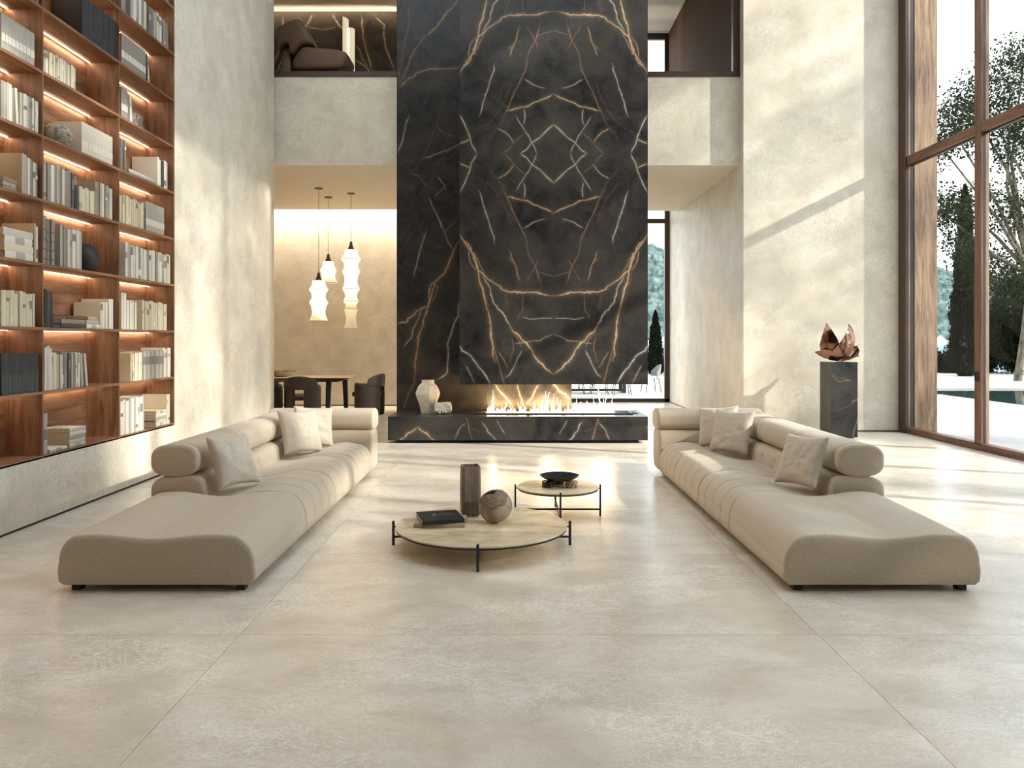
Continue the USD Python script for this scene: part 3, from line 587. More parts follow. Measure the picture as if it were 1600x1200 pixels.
rb = random.Random(11)
count = {}
def run(col, row, p0, p1, n, hts, covers, desc, bands=(), depth=.24, vary=.25, lean_last=0, lean_first=0, setgroup=None, inset=.02, jit=.006):
    """A run of n upright books between picture columns p0..p1 measured on the spine plane; hts (start, end) heights in metres."""
    X = XL - inset
    d0, d1 = [-X * 1200 / (799 - p) for p in (p0, p1)]
    ws = np.array([1 + rb.uniform(-vary, vary) for _ in range(n)]); ws = ws / ws.sum() * (d1 - d0)
    y = d0; z = BZ0 + row * ROW + .0006
    for i in range(n):
        cv = covers[i % len(covers)] if isinstance(covers, list) else covers
        h = hts[0] + (hts[1] - hts[0]) * (i / max(1, n - 1)) + (0 if setgroup else rb.uniform(-.014, .014))
        t_ = ws[i] * .97
        D_ = depth + (0 if setgroup else rb.uniform(-.02, .02))
        key = (col, row); count[key] = count.get(key, 0) + 1
        lab = '%s, %s from near divider, %s, %s up' % (desc.replace('*', WORD[cv]), nth(count[key]), COLNAME[col], ORD[row])
        D_ = min(D_, .298)
        xo = X + (0 if setgroup else -rb.uniform(0, jit * 3))
        ang = 0
        if lean_last and i >= n - lean_last: ang = -(4 + 3.0 * (i - (n - lean_last)))
        yy = y
        if ang < 0:
            a_ = math.radians(-ang); hh = h
            yy = y + hh * math.sin(a_) + .004   # foot moves away, top rests on the neighbour
            y += .5 * hh * math.sin(a_)
        t = thing('book', lab, 'book', (xo, yy, z), group=setgroup or ('books standing on the ' + ORD[row] + ', ' + COLNAME[col]))
        M = trimesh.transformations.rotation_matrix(math.radians(-ang), [1, 0, 0]) if ang else np.eye(4)
        bs = [(f0, f1, c_) for (f0, f1, c_) in bands]
        if not bs and not setgroup and rb.random() < .45 and t_ > .018:
            f0 = rb.choice([.12, .55, .7]); bs = [(f0, f0 + rb.choice([.1, .18, .25]), rb.choice(['white', 'midgrey', 'taupe', 'palegrey']))]
        book_parts(t, t_, h, D_, cv, bs, M)
        y += ws[i]

def stack(col, row, p0, p1, n, thick, covers, desc, depth=.24, lift=0.0, names=None, setback=.02, xlen=None):
    X = XL - setback
    d0, d1 = [-X * 1200 / (799 - p) for p in (p0, p1)]
    z = BZ0 + row * ROW + lift + .0006
    for i in range(n):
        cv = covers[i % len(covers)]; e0, e1 = rb.uniform(0, .02), rb.uniform(0, .025)
        W = d1 - d0 - e0 - e1
        t = thing('book', '%s lying flat, %s in its pile, %s, %s up' % (desc.replace('*', WORD[cv]), nth(i + 1), COLNAME[col], ORD[row]), 'book', (X - rb.uniform(0, .012), d0 + e0 + W, z), group='books lying in piles on the shelves')
        M = trimesh.transformations.rotation_matrix(math.radians(90), [1, 0, 0])   # height (z) runs along -y, thickness upwards
        book_parts(t, thick * rb.uniform(.9, 1.1) if 0 else thick, W, depth, cv, [(.3, .62, 'palegrey')] if i % 2 == 0 and cv in ('white', 'ivory') else [], M)
        z += thick + .0006

BAND = [(.24, .46, 'white')]
DB = 'black cloth volume with worn spine'
# outermost column (2)
run(2, 1, 2, 60.5, 12, (.345, .335), ['black', 'nearblack', 'black'], 'tall * volume of a uniform set', [(.04, .48, 'slate')], vary=.3, setgroup='uniform black volumes on the second shelf')
run(2, 2, 2, 55, 12, (.30, .275), ['cream', 'ivory', 'cream', 'offwhite'], '* hardback')
stack(2, 3, 6, 53, 4, .062, ['white', 'ivory', 'white', 'offwhite'], 'thick * book', .26)
run(2, 3, 55.5, 61.5, 2, (.335, .325), ['beige', 'white'], 'tall * hardback', depth=.3)
stack(2, 4, 3, 27, 3, .03, ['grey', 'palegrey', 'taupe'], '* book', .2)
run(2, 4, 36, 60, 6, (.335, .295), ['beige', 'palegrey', 'white', 'grey', 'offwhite', 'taupe'], '* hardback', depth=.3)
run(2, 5, 2, 29, 6, (.31, .30), ['grey', 'white', 'palegrey', 'white', 'grey', 'offwhite'], '* paperback', lean_last=1)
run(2, 5, 33, 60, 6, (.29, .28), ['palegrey', 'offwhite', 'palegrey', 'grey', 'white', 'white'], '* hardback')
run(2, 6, 2, 54, 9, (.292, .288), ['palegrey'], 'grey volume with a pale band', BAND, setgroup='pale-banded grey volumes, sixth row')
run(2, 7, 58, 62.5, 2, (.3, .3), ['taupe', 'darkgrey'], '* hardback')
# middle column (3)
run(3, 7, 128, 181.8, 13, (.395, .395), ['black', 'nearblack'], 'large * volume of a uniform set', vary=.3, setgroup='uniform large black volumes', depth=.3)
run(3, 6, 70.5, 119, 14, (.215, .22), ['palegrey', 'white', 'cream', 'offwhite', 'cream'], 'small * hardback')
run(3, 5, 127.5, 176, 10, (.30, .295), ['offwhite'], 'off-white volume with a white band', [(.2, .42, 'white')], depth=.26, setgroup='white-banded volumes beside the stone vase')
run(3, 4, 70.5, 121, 11, (.35, .345), ['palegrey', 'grey', 'white', 'grey', 'palegrey', 'taupe', 'offwhite', 'grey', 'taupe', 'darkgrey', 'nearblack'], 'tall * hardback', lean_last=1)
run(3, 4, 124, 149, 6, (.23, .225), ['cream', 'ivory', 'cream'], 'small * hardback', depth=.2)
run(3, 4, 150, 177, 7, (.34, .33), ['grey', 'taupe', 'palegrey', 'white', 'grey', 'palegrey', 'offwhite'], 'tall * hardback', depth=.29)
run(3, 3, 70.5, 85.5, 3, (.425, .415), ['grey', 'midgrey', 'grey'], 'large * clothbound book', [(.1, .12, 'darkgrey'), (.3, .32, 'darkgrey'), (.5, .52, 'darkgrey'), (.7, .72, 'darkgrey')])
run(3, 3, 97, 129, 7, (.375, .365), ['palegrey', 'grey', 'offwhite', 'palegrey', 'white', 'offwhite', 'palegrey'], 'large * hardback')
run(3, 2, 70.5, 84, 3, (.335, .33), ['black', 'slate', 'black'], 'slim * clothbound book', lean_last=1)
stack(3, 2, 95, 134, 2, .04, ['slate', 'taupe'], 'thick * book', .26)
stack(3, 2, 105, 139, 1, .034, ['brown'], 'worn * leather book', .2, lift=.082)
stack(3, 2, 135, 157, 2, .04, ['white', 'palegrey'], 'short * book', .26)
stack(3, 2, 138, 153, 1, .034, ['beige'], 'rounded * book', .2, lift=.082)
run(3, 2, 158, 169, 3, (.275, .28), ['offwhite', 'white', 'white'], '* hardback', depth=.27)
run(3, 2, 172, 179, 1, (.305, .305), ['white'], 'tall * hardback', depth=.3)
run(3, 1, 70.5, 82, 3, (.395, .375), ['white', 'offwhite', 'white'], 'large * hardback')
run(3, 1, 83, 98, 4, (.33, .32), ['cream', 'ivory', 'beige', 'offwhite'], '* hardback', depth=.29)
run(3, 1, 98.5, 111, 4, (.34, .33), ['taupe', 'midgrey', 'grey', 'darkgrey'], '* hardback', depth=.29)
run(3, 1, 112, 134, 7, (.33, .31), ['palegrey', 'taupe', 'white', 'grey', 'white', 'palegrey', 'offwhite'], 'slim * paperback', lean_last=2)
run(3, 0, 70.5, 76.5, 1, (.36, .36), ['palegrey'], 'thick * album', [(.35, .6, 'midgrey')])
stack(3, 0, 108, 136, 5, .036, ['ivory', 'offwhite', 'palegrey', 'white', 'offwhite'], 'large * book', .28)
stack(3, 0, 78, 106, 1, .03, ['white'], 'open pale * book', .25)
# column beside the stone wall (4)
run(4, 9, 250, 268, 5, (.3, .3), ['taupe', 'darkgrey', 'white', 'grey', 'nearblack'], '* hardback')
run(4, 8, 189.5, 263, 18, (.355, .31), ['grey', 'taupe', 'darkgrey', 'palegrey', 'white', 'palegrey', 'white', 'grey', 'cream', 'darkgrey', 'taupe', 'midgrey', 'palegrey', 'offwhite', 'grey', 'white'], '* hardback', lean_last=2)
run(4, 7, 189.5, 228, 8, (.325, .325), ['grey'], 'grey volume with a pale band', BAND, setgroup='pale-banded grey volumes, seventh row')
run(4, 7, 228.5, 233, 2, (.31, .30), ['darkgrey', 'white'], 'leaning slim * book', lean_last=2)
run(4, 6, 189.5, 199.5, 3, (.32, .32), ['grey'], 'grey volume with a pale band', BAND, setgroup='pale-banded grey volumes beside the stone cube')
run(4, 6, 200, 206, 3, (.3, .27), ['darkgrey', 'white', 'palegrey'], 'leaning slim * book', lean_last=2)
run(4, 5, 189.5, 198.5, 3, (.33, .33), ['midgrey', 'darkgrey', 'taupe'], '* paperback')
stack(4, 5, 202, 242, 2, .028, ['palegrey', 'white'], '* book', .22)
run(4, 5, 246, 264, 5, (.335, .325), ['white', 'ivory', 'slate', 'white', 'beige'], 'tall * hardback', depth=.3)
run(4, 4, 188.8, 225, 13, (.31, .285), ['cream', 'ivory'], '* hardback', vary=.15)
run(4, 4, 228, 256.5, 8, (.335, .325), ['palegrey'], 'pale grey volume with a white band', [(.2, .42, 'white')], setgroup='white-banded volumes, fifth row')
run(4, 3, 197.5, 267, 19, (.36, .34), ['white', 'palegrey', 'white', 'offwhite', 'white', 'grey', 'white'], '* paperback', depth=.28)
run(4, 2, 191, 198, 2, (.385, .385), ['ivory', 'white'], 'tall * hardback')
run(4, 2, 198.5, 214, 6, (.31, .30), ['white', 'ivory', 'white'], 'short * hardback')
run(4, 2, 224.5, 262.5, 12, (.325, .315), ['ivory', 'cream'], '* hardback', vary=.15, depth=.27)
run(4, 1, 205, 209.2, 2, (.31, .3), ['beige', 'ivory'], 'leaning * hardback', lean_last=1, depth=.29)
run(4, 1, 211.5, 224, 4, (.30, .30), ['ivory', 'cream'], '* hardback')
run(4, 1, 224.5, 256, 10, (.325, .325), ['palegrey', 'grey'], 'grey volume with a dark band', [(.52, .80, 'midgrey')], vary=.3, setgroup='dark-banded grey volumes')
run(4, 1, 256.5, 262, 2, (.345, .34), ['white', 'ivory'], '* hardback', depth=.28)
run(4, 1, 262.5, 267.5, 1, (.365, .365), ['white'], 'thick * album', depth=.3)
run(4, 0, 189.5, 227.5, 10, (.37, .37), ['white', 'offwhite', 'white', 'palegrey', 'white', 'grey'], 'tall * paperback', lean_first=0)
stack(4, 0, 243, 261, 5, .036, ['white', 'offwhite', 'palegrey', 'white', 'ivory'], 'small * book', .25)
run(4, 0, 262.5, 267, 2, (.35, .35), ['ivory', 'white'], 'tall * hardback', depth=.31)

STONEWARE = usdkit.material(stage, LK + 'mottled_stoneware', {'tc': ('texture_coordinate', {}), 'n': ('noise_texture', {'scale': 22.0, 'detail': 6.0, 'roughness': 0.65}), 'r': ('rgb_ramp', {'ramp': [(0.38, srgb(84, 76, 66)), (0.6, srgb(168, 156, 138))]}),
    'b': ('bump', {'strength': 0.5, 'distance': 0.006}), 'p': ('principled_bsdf', {'roughness': 0.8})}, [('tc.object', 'n.vector'), ('n.fac', 'r.fac'), ('r.color', 'p.base_color'), ('n.fac', 'b.height'), ('b.normal', 'p.normal')], surface='p.BSDF')
def sx(col_px, X): return -X * 1200 / (799 - col_px)
# mottled stone vase, middle column, sixth shelf
X = XL - .15; y = sx(90, X)
zz = BZ0 + 5 * ROW + .0006
vz = thing('stone_vase', 'round mottled grey stone vase lying against white-banded books', 'vase', (X, y, zz))
prof = [(.03, .004), (.09, .012), (.125, .06), (.135, .115), (.125, .165), (.09, .205), (.06, .222), (.045, .226), (.04, .222), (.07, .19), (.1, .12), (.06, .03), (.01, .02)]
vm = lathe(prof, 40); vm.apply_transform(np.diag([1, 1.12, 1, 1])); vm = move(vm, (X, y, zz))
part(vz, 'body', vm, STONEWARE, smooth=60)
# matt black globe vase
BLACK_CLAY = plain('black_clay', srgb(32, 31, 32), 0.6)
X = XL - .17; y = sx(150, XL - .05); zz = BZ0 + 3 * ROW + .0006
bv = thing('black_vase', 'matt black round vase with a small neck on the bookcase shelf', 'vase', (X, y, zz))
prof = [(.02, .001), (.075, .004), (.118, .05), (.143, .12), (.146, .16), (.135, .20), (.10, .25), (.07, .268), (.064, .272), (.062, .288), (.055, .288), (.055, .268), (.09, .24), (.12, .16), (.08, .04), (.01, .02)]
part(bv, 'body', lathe([(r * 1.0, z_) for r, z_ in prof], 56, (X, y, zz)), BLACK_CLAY, smooth=60)
# stone cube planter
X = XL - .12; zz = BZ0 + 6 * ROW + .004; y0, y1 = sx(209, X + .06), sx(224, X + .06)
cu = thing('stone_cube', 'small rough grey stone cube with a hollow beside leaning books', 'ornament', (X, (y0 + y1) / 2, zz))
m = man(box(X - .07, X + .06, y0, y1, zz, zz + .16, .01)) - man(box(X - .05, X + .04, y0 + .02, y1 - .02, zz + .05, zz + .2))
cm = V(m.refine_to_length(.02)); cm.vertices = cm.vertices + (meshkit.noise(cm.vertices * 40, 3)[:, None] - .5) * .006
part(cu, 'body', cm, STONEWARE, smooth=40)
# ---------------------------------------------------------------- the two mirrored module sofas
def sofa(side):
    """side -1: along the bookcase, +1: along the window. Front edge plane at xf; x' grows outwards from it."""
    sg, xf = (-1, -1.63) if side < 0 else (1, 1.73)
    W = 1.24
    lab = 'long cream linen module sofa in front of the bookcase wall' if side < 0 else 'long cream linen module sofa on the window side'
    t = thing('sofa', lab, 'sofa', (xf + sg * .62, 7.1, 0), group='mirrored cream sofas')
    def place(m):
        m = V(m).copy(); v = np.array(m.vertices); v[:, 0] = xf + sg * v[:, 0]; f = np.array(m.faces)
        if sg < 0: f = f[:, ::-1]
        return trimesh.Trimesh(v, f, process=False)
    def fit(m):
        return m if m.volume > 0 else trimesh.Trimesh(m.vertices, np.array(m.faces)[:, ::-1], process=False)
    def seat(d0, d1, chaise):
        L = d1 - d0; n = int(L / .011) + 2
        D = np.linspace(d0, d1, n); rings = []
        e = .028 if 0 else .03
        chans = [] if chaise else [d0 + L * f for f in (.25, .5, .75)]
        th = np.linspace(0, 1, 19)[1:-1]
        for d in D:
            a = min(d - d0, d1 - d)
            ins = e * (1 - math.sqrt(max(0, 1 - (max(0, 1 - a / e)) ** 2)))
            ins += .0 if not chaise else .0
            g = sum(math.exp(-((d - c) / .010) ** 2) for c in chans) * .009
            fx = .0 + ins * .7; bx = (W if chaise else 1.02) - ins * .7
            def ztop(x):
                if chaise:
                    f = (d - d0) / L
                    z = .345 + .030 * f ** .8
                    z += (.016 + .012 * f) * (math.exp(-((x - .27) / .17) ** 2) + math.exp(-((x - 1.0) / .17) ** 2)) - .012 * math.exp(-((x - .64) / .15) ** 2)
                    w = math.exp(-((x - .70) / .016) ** 2) * (1 / (1 + math.exp((abs(f - .45) - .28) / .03)))
                    z -= .010 * w
                else:
                    z = .338 + .062 * math.exp(-((x - .30) / .22) ** 2) - .012 * math.exp(-((x - .75) / .18) ** 2)
                    z += .012 * math.sin(math.pi * (d - d0) / L)
                fade = max(0, min(1, (.62 - x) / .35))
                return z - ins - g * fade
            zb = .040 + ins * .5
            pts = []
            rf, rb_ = .17, (.13 if chaise else .06)
            lip = .03
            # bottom outer -> bottom front
            pts += [(bx - lip, zb), ((fx + bx) / 2, zb), (fx + lip, zb)]
            zf = ztop(fx + rf)
            rz = min(.20, zf - zb - .06)
            for q in np.linspace(0, 1, 7)[1:]:      # front face, slightly bellied
                z = zb + .015 + (zf - rz - zb - .015) * q
                pts.append((fx + g - .012 * math.sin(math.pi * min(1, q * .8 + .1)) + (lip * .5 * (1 - q) ** 4), z))
            for q in th:                             # rounded front edge
                an = q * math.pi / 2
                pts.append((fx + g * .8 + rf * (1 - math.cos(an)) - .006 * math.cos(an), zf - rz + rz * math.sin(an)))
            for x in np.linspace(fx + rf, bx - rb_, 26): pts.append((x, ztop(x)))
            ze = ztop(bx - rb_); rz2 = min(.16 if chaise else .06, ze - zb - .05)
            for q in th:
                an = q * math.pi / 2
                pts.append((bx - rb_ + rb_ * math.sin(an), ze - rz2 + rz2 * math.cos(an)))
            for q in np.linspace(0, 1, 5): pts.append((bx + .008 * math.sin(math.pi * q), ze - rz2 + (zb + .02 - ze + rz2) * q))
            rings.append([(x, d, z) for x, z in pts])
        return place(fit(loft(np.array(rings))))
    bounds = [4.85, 6.08, 7.09, 8.14, 8.97]
    for k in range(4):
        part(t, 'chaise_cushion' if k == 0 else 'seat_cushion', seat(bounds[k] + .003, bounds[k + 1] - .003, k == 0), LINEN, smooth=True)
    def roll(d0, d1, cx, cz, a, b, p, tilt=0, buttons=False, ribs=True):
        L = d1 - d0; n = int(L / .012) + 2; M = 56; rings = []
        ph = np.arange(M) * 2 * np.pi / M
        for d in np.linspace(d0, d1, n):
            q = min(d - d0, d1 - d); e = .026
            ins = e * (1 - math.sqrt(max(0, 1 - (max(0, 1 - q / e)) ** 2)))
            gr = .016 * math.exp(-((q - .10) / .014) ** 2) if ribs else 0
            x = (a - ins - gr) * np.sign(np.cos(ph)) * np.abs(np.cos(ph)) ** p
            z = (b - ins - gr) * np.sign(np.sin(ph)) * np.abs(np.sin(ph)) ** p
            if buttons:
                for bd in (d0 + L * .33, d0 + L * .67):
                    x = x + .03 * math.exp(-((d - bd) / .03) ** 2) * np.exp(-((z - .04) / .035) ** 2) * (np.cos(ph) < -.2)
            c, s = math.cos(tilt), math.sin(tilt)
            rings.append(np.stack([cx + x * c - z * s, np.full(M, d), cz + x * s + z * c], 1))
        return place(fit(loft(np.array(rings))))
    bb = [6.10, 7.09, 8.14, 9.0]
    for k in range(3):
        part(t, 'back_cushion', roll(bb[k] + .002, bb[k + 1] - .002, 1.025, .345, .215, .165, .55, -.06, True), LINEN, smooth=True)
        part(t, 'bolster', roll(bb[k] + .002, bb[k + 1] - .002, 1.055, .632, .187, .128, .72), LINEN, smooth=True)
    # corner: the return across the far end (runs along x')
    def across(x0, x1, cd, cz, a, b, p):
        n = int((x1 - x0) / .015) + 2; M = 56; ph = np.arange(M) * 2 * np.pi / M; rings = []
        for x in np.linspace(x0, x1, n):
            q = min(x - x0, x1 - x); e = .026
            ins = e * (1 - math.sqrt(max(0, 1 - (max(0, 1 - q / e)) ** 2)))
            rings.append(np.stack([np.full(M, x), cd + (a - ins) * np.sign(np.cos(ph)) * np.abs(np.cos(ph)) ** p, cz + (b - ins) * np.sign(np.sin(ph)) * np.abs(np.sin(ph)) ** p], 1))
        return place(fit(loft(np.array(rings))))
    part(t, 'arm_cushion', across(.0, 1.235, 9.19, .30, .185, .245, .5), LINEN, smooth=True)
    part(t, 'arm_bolster', across(-.012, 1.24, 9.19, .648, .18, .125, .72), LINEN, smooth=True)
    part(t, 'base', place(fit(box(.14, 1.1, 5.0, 9.2, .022, .06))), GASKET)
    for d in (5.0, 6.6, 8.1, 9.2):
        for x in (.07, 1.12):
            part(t, 'foot', place(fit(box(x, x + .055, d - .10, d - .04, 0, .05))), GASKET)
    return t
sofa(-1); sofa(1)

def pillow(cx, cy, cz, w, h, th_, normal, roll_deg, seed):
    n = 34; u = np.linspace(-1, 1, n); U, W = np.meshgrid(u, u)
    ed = np.clip((1 - np.abs(U) ** 2.6) * (1 - np.abs(W) ** 2.6), 0, 1)
    zz_ = th_ / 2 * ed ** .42
    wr = (meshkit.fbm(np.stack([U * 3 + seed, W * 3, U * 0], -1), 3, seed) - .5) * .035 * ed ** .5
    x = w / 2 * U * (1 - .085 * (1 - W ** 2)); y = h / 2 * W * (1 - .085 * (1 - U ** 2))
    corner = np.clip(np.abs(U * W) - .6, 0, 1)
    a = np.stack([x, y, zz_ + wr * (1 - corner)], -1).reshape(-1, 3); b = np.stack([x, y, -zz_ + wr * .3], -1).reshape(-1, 3)
    i, j = np.meshgrid(np.arange(n - 1), np.arange(n - 1), indexing='ij'); k = i * n + j
    q = np.stack([k, k + 1, k + n + 1, k + n], -1).reshape(-1, 4)
    f = np.vstack([q[:, [0, 1, 2]], q[:, [0, 2, 3]]])
    m = trimesh.Trimesh(np.vstack([a, b]), np.vstack([f, f[:, ::-1] + n * n]), process=False)
    m.merge_vertices(digits_vertex=4)
    nz = np.array(normal, float); nz /= np.linalg.norm(nz); xx = np.cross([0, 0, 1], nz); xx /= np.linalg.norm(xx); yy = np.cross(nz, xx)
    r = math.radians(roll_deg); x2 = xx * math.cos(r) + yy * math.sin(r); y2 = -xx * math.sin(r) + yy * math.cos(r)
    M = np.eye(4); M[:3, 0], M[:3, 1], M[:3, 2], M[:3, 3] = x2, y2, nz, (cx, cy, cz)
    m.apply_transform(M); return m
for sg, off, who in ((-1, -1, 'bookcase-side'), (1, 1, 'window-side')):
    mx = lambda X: X if sg < 0 else .10 - X
    for (X, D, z, s_, nrm, rl, where, sd) in [(-2.335, 6.36, .585, .44, (.86, -.40, .40), 2, 'square cream pillow nearest the chaise of the %s sofa' % who, 1),
                                         (-2.31, 8.28, .592, .48, (.74, -.64, .38), 2, 'square cream pillow at the far corner of the %s sofa, foremost of two' % who, 2),
                                         (-2.26, 8.64, .605, .46, (.55, -.80, .32), 6, 'cream pillow tucked behind another on the %s sofa' % who, 3)]:
        X += .035; z += .012
        p = pillow(mx(X), D, z, s_, s_, .15, (nrm[0] * (1 if sg < 0 else -1), nrm[1], nrm[2]), rl * (-1 if sg < 0 else 1), sd)
        t = thing('pillow', where, 'pillow', (mx(X), D, z - s_ / 2), group='cream pillows on the sofas')
        part(t, 'cover', p, PILLOW_LINEN, smooth=True)

# ---------------------------------------------------------------- coffee tables and what stands on them
TRAVERTINE = usdkit.material(stage, LK + 'travertine', {'g': ('geometry', {}), 'm': ('mapping', {'scale': (2.0, 5.0, 2.0), 'rotation': (0, 0, .2)}), 'n': ('noise_texture', {'scale': 1.6, 'detail': 7.0, 'roughness': 0.65, 'distortion': .5}),
    'r': ('rgb_ramp', {'ramp': [(0.34, srgb(178, 158, 122)), (0.5, srgb(206, 190, 158)), (0.68, srgb(222, 208, 182))]}), 'n2': ('noise_texture', {'scale': 14.0, 'detail': 5.0, 'roughness': 0.7}),
    'h': ('map_range', {'from_min': 0.63, 'from_max': 0.72, 'to_min': 0.0, 'to_max': 0.55, 'clamp': True}), 'x': ('mix_color', {'b': srgb(120, 100, 74)}), 'p': ('principled_bsdf', {'roughness': 0.32})},
    [('g.position', 'm.vector'), ('m.vector', 'n.vector'), ('m.vector', 'n2.vector'), ('n.fac', 'r.fac'), ('r.color', 'x.a'), ('n2.fac', 'h.value'), ('h.result', 'x.fac'), ('x.result', 'p.base_color')], surface='p.BSDF')
def coffee_table(cx, cy, R, ztop, zleg, legr, lw, barz, label):
    t = thing('coffee_table', label, 'coffee table', (cx, cy, 0))
    part(t, 'tabletop', lathe([(.01, ztop - .013), (R - .004, ztop - .013), (R, ztop - .009), (R, ztop - .003), (R - .003, ztop), (.01, ztop)], 96, (cx, cy, 0)), TRAVERTINE, smooth=40)
    part(t, 'rim', lathe([(R - .03, ztop - .024), (R - .002, ztop - .024), (R - .002, ztop - .0135), (R - .03, ztop - .0135), (R - .03, ztop - .024)], 96, (cx, cy, 0), close=False), BLACK_METAL, smooth=40)
    for k, (ux, uy) in enumerate(((-1, 0), (1, 0), (0, -1), (0, 1))):
        x, y = cx + ux * legr, cy + uy * legr
        part(t, 'leg', box(x - lw / 2, x + lw / 2, y - lw / 2, y + lw / 2, 0, zleg, .002), BLACK_METAL)
        part(t, 'bracket', box(min(x, x - ux * .04) - .005, max(x, x - ux * .04) + .005, min(y, y - uy * .04) - .005, max(y, y - uy * .04) + .005, ztop - .024, ztop - .014), BLACK_METAL)
    part(t, 'crossbar', box(cx - legr, cx + legr, cy - .008, cy + .008, barz - .007, barz + .007), BLACK_METAL)
    part(t, 'crossbar', box(cx - .008, cx + .008, cy - legr, cy + legr, barz - .006, barz + .006), BLACK_METAL)
    return t
TZ = .163
coffee_table(-.231, 5.97, .662, TZ, .188, .686, .020, .065, 'large low round travertine coffee table with black metal legs between the sofas')
SZ = .272
coffee_table(.42, 6.95, .366, SZ, .288, .384, .016, .062, 'small round travertine side table with black legs behind the large low one')

# two books on the large table
def flat_book(cx, cy, z, w, d, h, ang, cover, label, spine_front=True):
    t = thing('book', label, 'book', (cx, cy, z))
    ct = .004
    c = [box(-w / 2, w / 2, -d / 2, d / 2, 0, ct), box(-w / 2, w / 2, -d / 2, d / 2, h - ct, h), box(-w / 2, w / 2, -d / 2, -d / 2 + ct, ct, h - ct)]
    M = trimesh.transformations.rotation_matrix(math.radians(ang), [0, 0, 1]); M[:3, 3] = (cx, cy, z)
    for nm, m, mt in (('cover', V(c), cover), ('pages', box(-w / 2 + .005, w / 2 - .005, -d / 2 + ct, d / 2 - .005, ct, h - ct), PAGES)):
        m = m.copy(); m.apply_transform(M); part(t, nm, m, mt)
    return t, M
TAUPE = plain('cover_cloth_taupe', srgb(166, 150, 130), 0.75)
flat_book(-.55, 6.0, TZ + .0005, .387, .30, .030, 0, TAUPE, 'thick taupe cloth book lying beneath the black one on the large table')
tb, M = flat_book(-.559, 6.0, TZ + .0312, .325, .335, .030, 15.5, plain('cover_black_gloss', srgb(24, 28, 32), 0.35), 'glossy black picture book lying on top of the taupe one')
for k, (a, b) in enumerate(((-.052, .06), (-.034, .075))):
    m = box(a, a + .006, -.005, b, .030, .0306); m.apply_transform(M); part(tb, 'title_line', m, tint('grey'))
m = lathe([(.001, .0302), (.05, .0302), (.05, .0306), (.001, .0306)], 24); m.apply_transform(np.diag([1.2, .8, 1, 1])); m.apply_translation((.07, .03, 0)); m.apply_transform(M); part(tb, 'cover_picture', m, plain('picture_plum', srgb(70, 48, 46), 0.4))

# tall four-sided vase with softly pinched sides
CLAY = usdkit.material(stage, LK + 'brown_clay', {'tc': ('texture_coordinate', {}), 'm': ('mapping', {'scale': (60, 60, 6)}), 'n': ('noise_texture', {'scale': 1.0, 'detail': 5.0}), 'r': ('rgb_ramp', {'ramp': [(0.35, srgb(104, 90, 76)), (0.7, srgb(134, 118, 101))]}),
    'b': ('bump', {'strength': 0.3, 'distance': 0.003}), 'p': ('principled_bsdf', {'roughness': 0.75})}, [('tc.object', 'm.vector'), ('m.vector', 'n.vector'), ('n.fac', 'r.fac'), ('r.color', 'p.base_color'), ('n.fac', 'b.height'), ('b.normal', 'p.normal')], surface='p.BSDF')
def square_ring(cx, cy, z, hw, rr, M=72, pinch=.06, rotd=10):
    a = np.arange(M) * 2 * np.pi / M; p = .32
    x = np.sign(np.cos(a)) * np.abs(np.cos(a)) ** p; y = np.sign(np.sin(a)) * np.abs(np.sin(a)) ** p
    k = 1 - pinch * np.exp(-((((a + np.pi / 4) % (np.pi / 2)) - np.pi / 4) / .13) ** 2)
    c, s = math.cos(math.radians(rotd)), math.sin(math.radians(rotd))
    X, Y = hw * x * k, hw * y * k
    return np.stack([cx + X * c - Y * s, cy + X * s + Y * c, np.full(M, z)], 1)
vc = (-.335, 6.28)
tv = thing('tall_vase', 'tall brown four-sided clay vase with pinched sides on the large table', 'vase', (*vc, TZ + .0005))
H = .405; zs = np.linspace(0, 1, 24); R = [square_ring(*vc, TZ + .0005 + H * f, .076 * (1 + .06 * math.sin(math.pi * f) - .10 * max(0, .06 - f) / .06), 0) for f in zs]
R += [square_ring(*vc, TZ + H * f, .066 * (1 + .06 * math.sin(math.pi * f)), 0) for f in (1.0, .9, .6, .3, .1)]
part(tv, 'body', loft(np.array(R)), CLAY, smooth=35)
# round vase with a torn rough mouth
rc = np.array((-.125, 6.03, TZ)); rr = .134
rv = thing('round_vase', 'round taupe vase with a rough torn mouth beside the tall clay vase', 'vase', (rc[0], rc[1], TZ + .0005))
GLAZE = usdkit.material(stage, LK + 'taupe_glaze', {'tc': ('texture_coordinate', {}), 'n': ('noise_texture', {'scale': 9.0, 'detail': 6.0, 'roughness': 0.6}), 'r': ('rgb_ramp', {'ramp': [(0.35, srgb(118, 102, 86)), (0.65, srgb(160, 144, 124))]}),
    'p': ('principled_bsdf', {'roughness': 0.5})}, [('tc.object', 'n.vector'), ('n.fac', 'r.fac'), ('r.color', 'p.base_color')], surface='p.BSDF')
ROUGH_RIM = usdkit.material(stage, LK + 'rough_bisque', {'tc': ('texture_coordinate', {}), 'n': ('noise_texture', {'scale': 120.0, 'detail': 4.0}), 'r': ('rgb_ramp', {'ramp': [(0.35, srgb(92, 78, 64)), (0.7, srgb(142, 126, 106))]}),
    'b': ('bump', {'strength': 0.9, 'distance': 0.004}), 'p': ('principled_bsdf', {'roughness': 0.95})}, [('tc.object', 'n.vector'), ('n.fac', 'r.fac'), ('r.color', 'p.base_color'), ('n.fac', 'b.height'), ('b.normal', 'p.normal')], surface='p.BSDF')
M_ = 64; A_ = np.arange(M_) * 2 * np.pi / M_
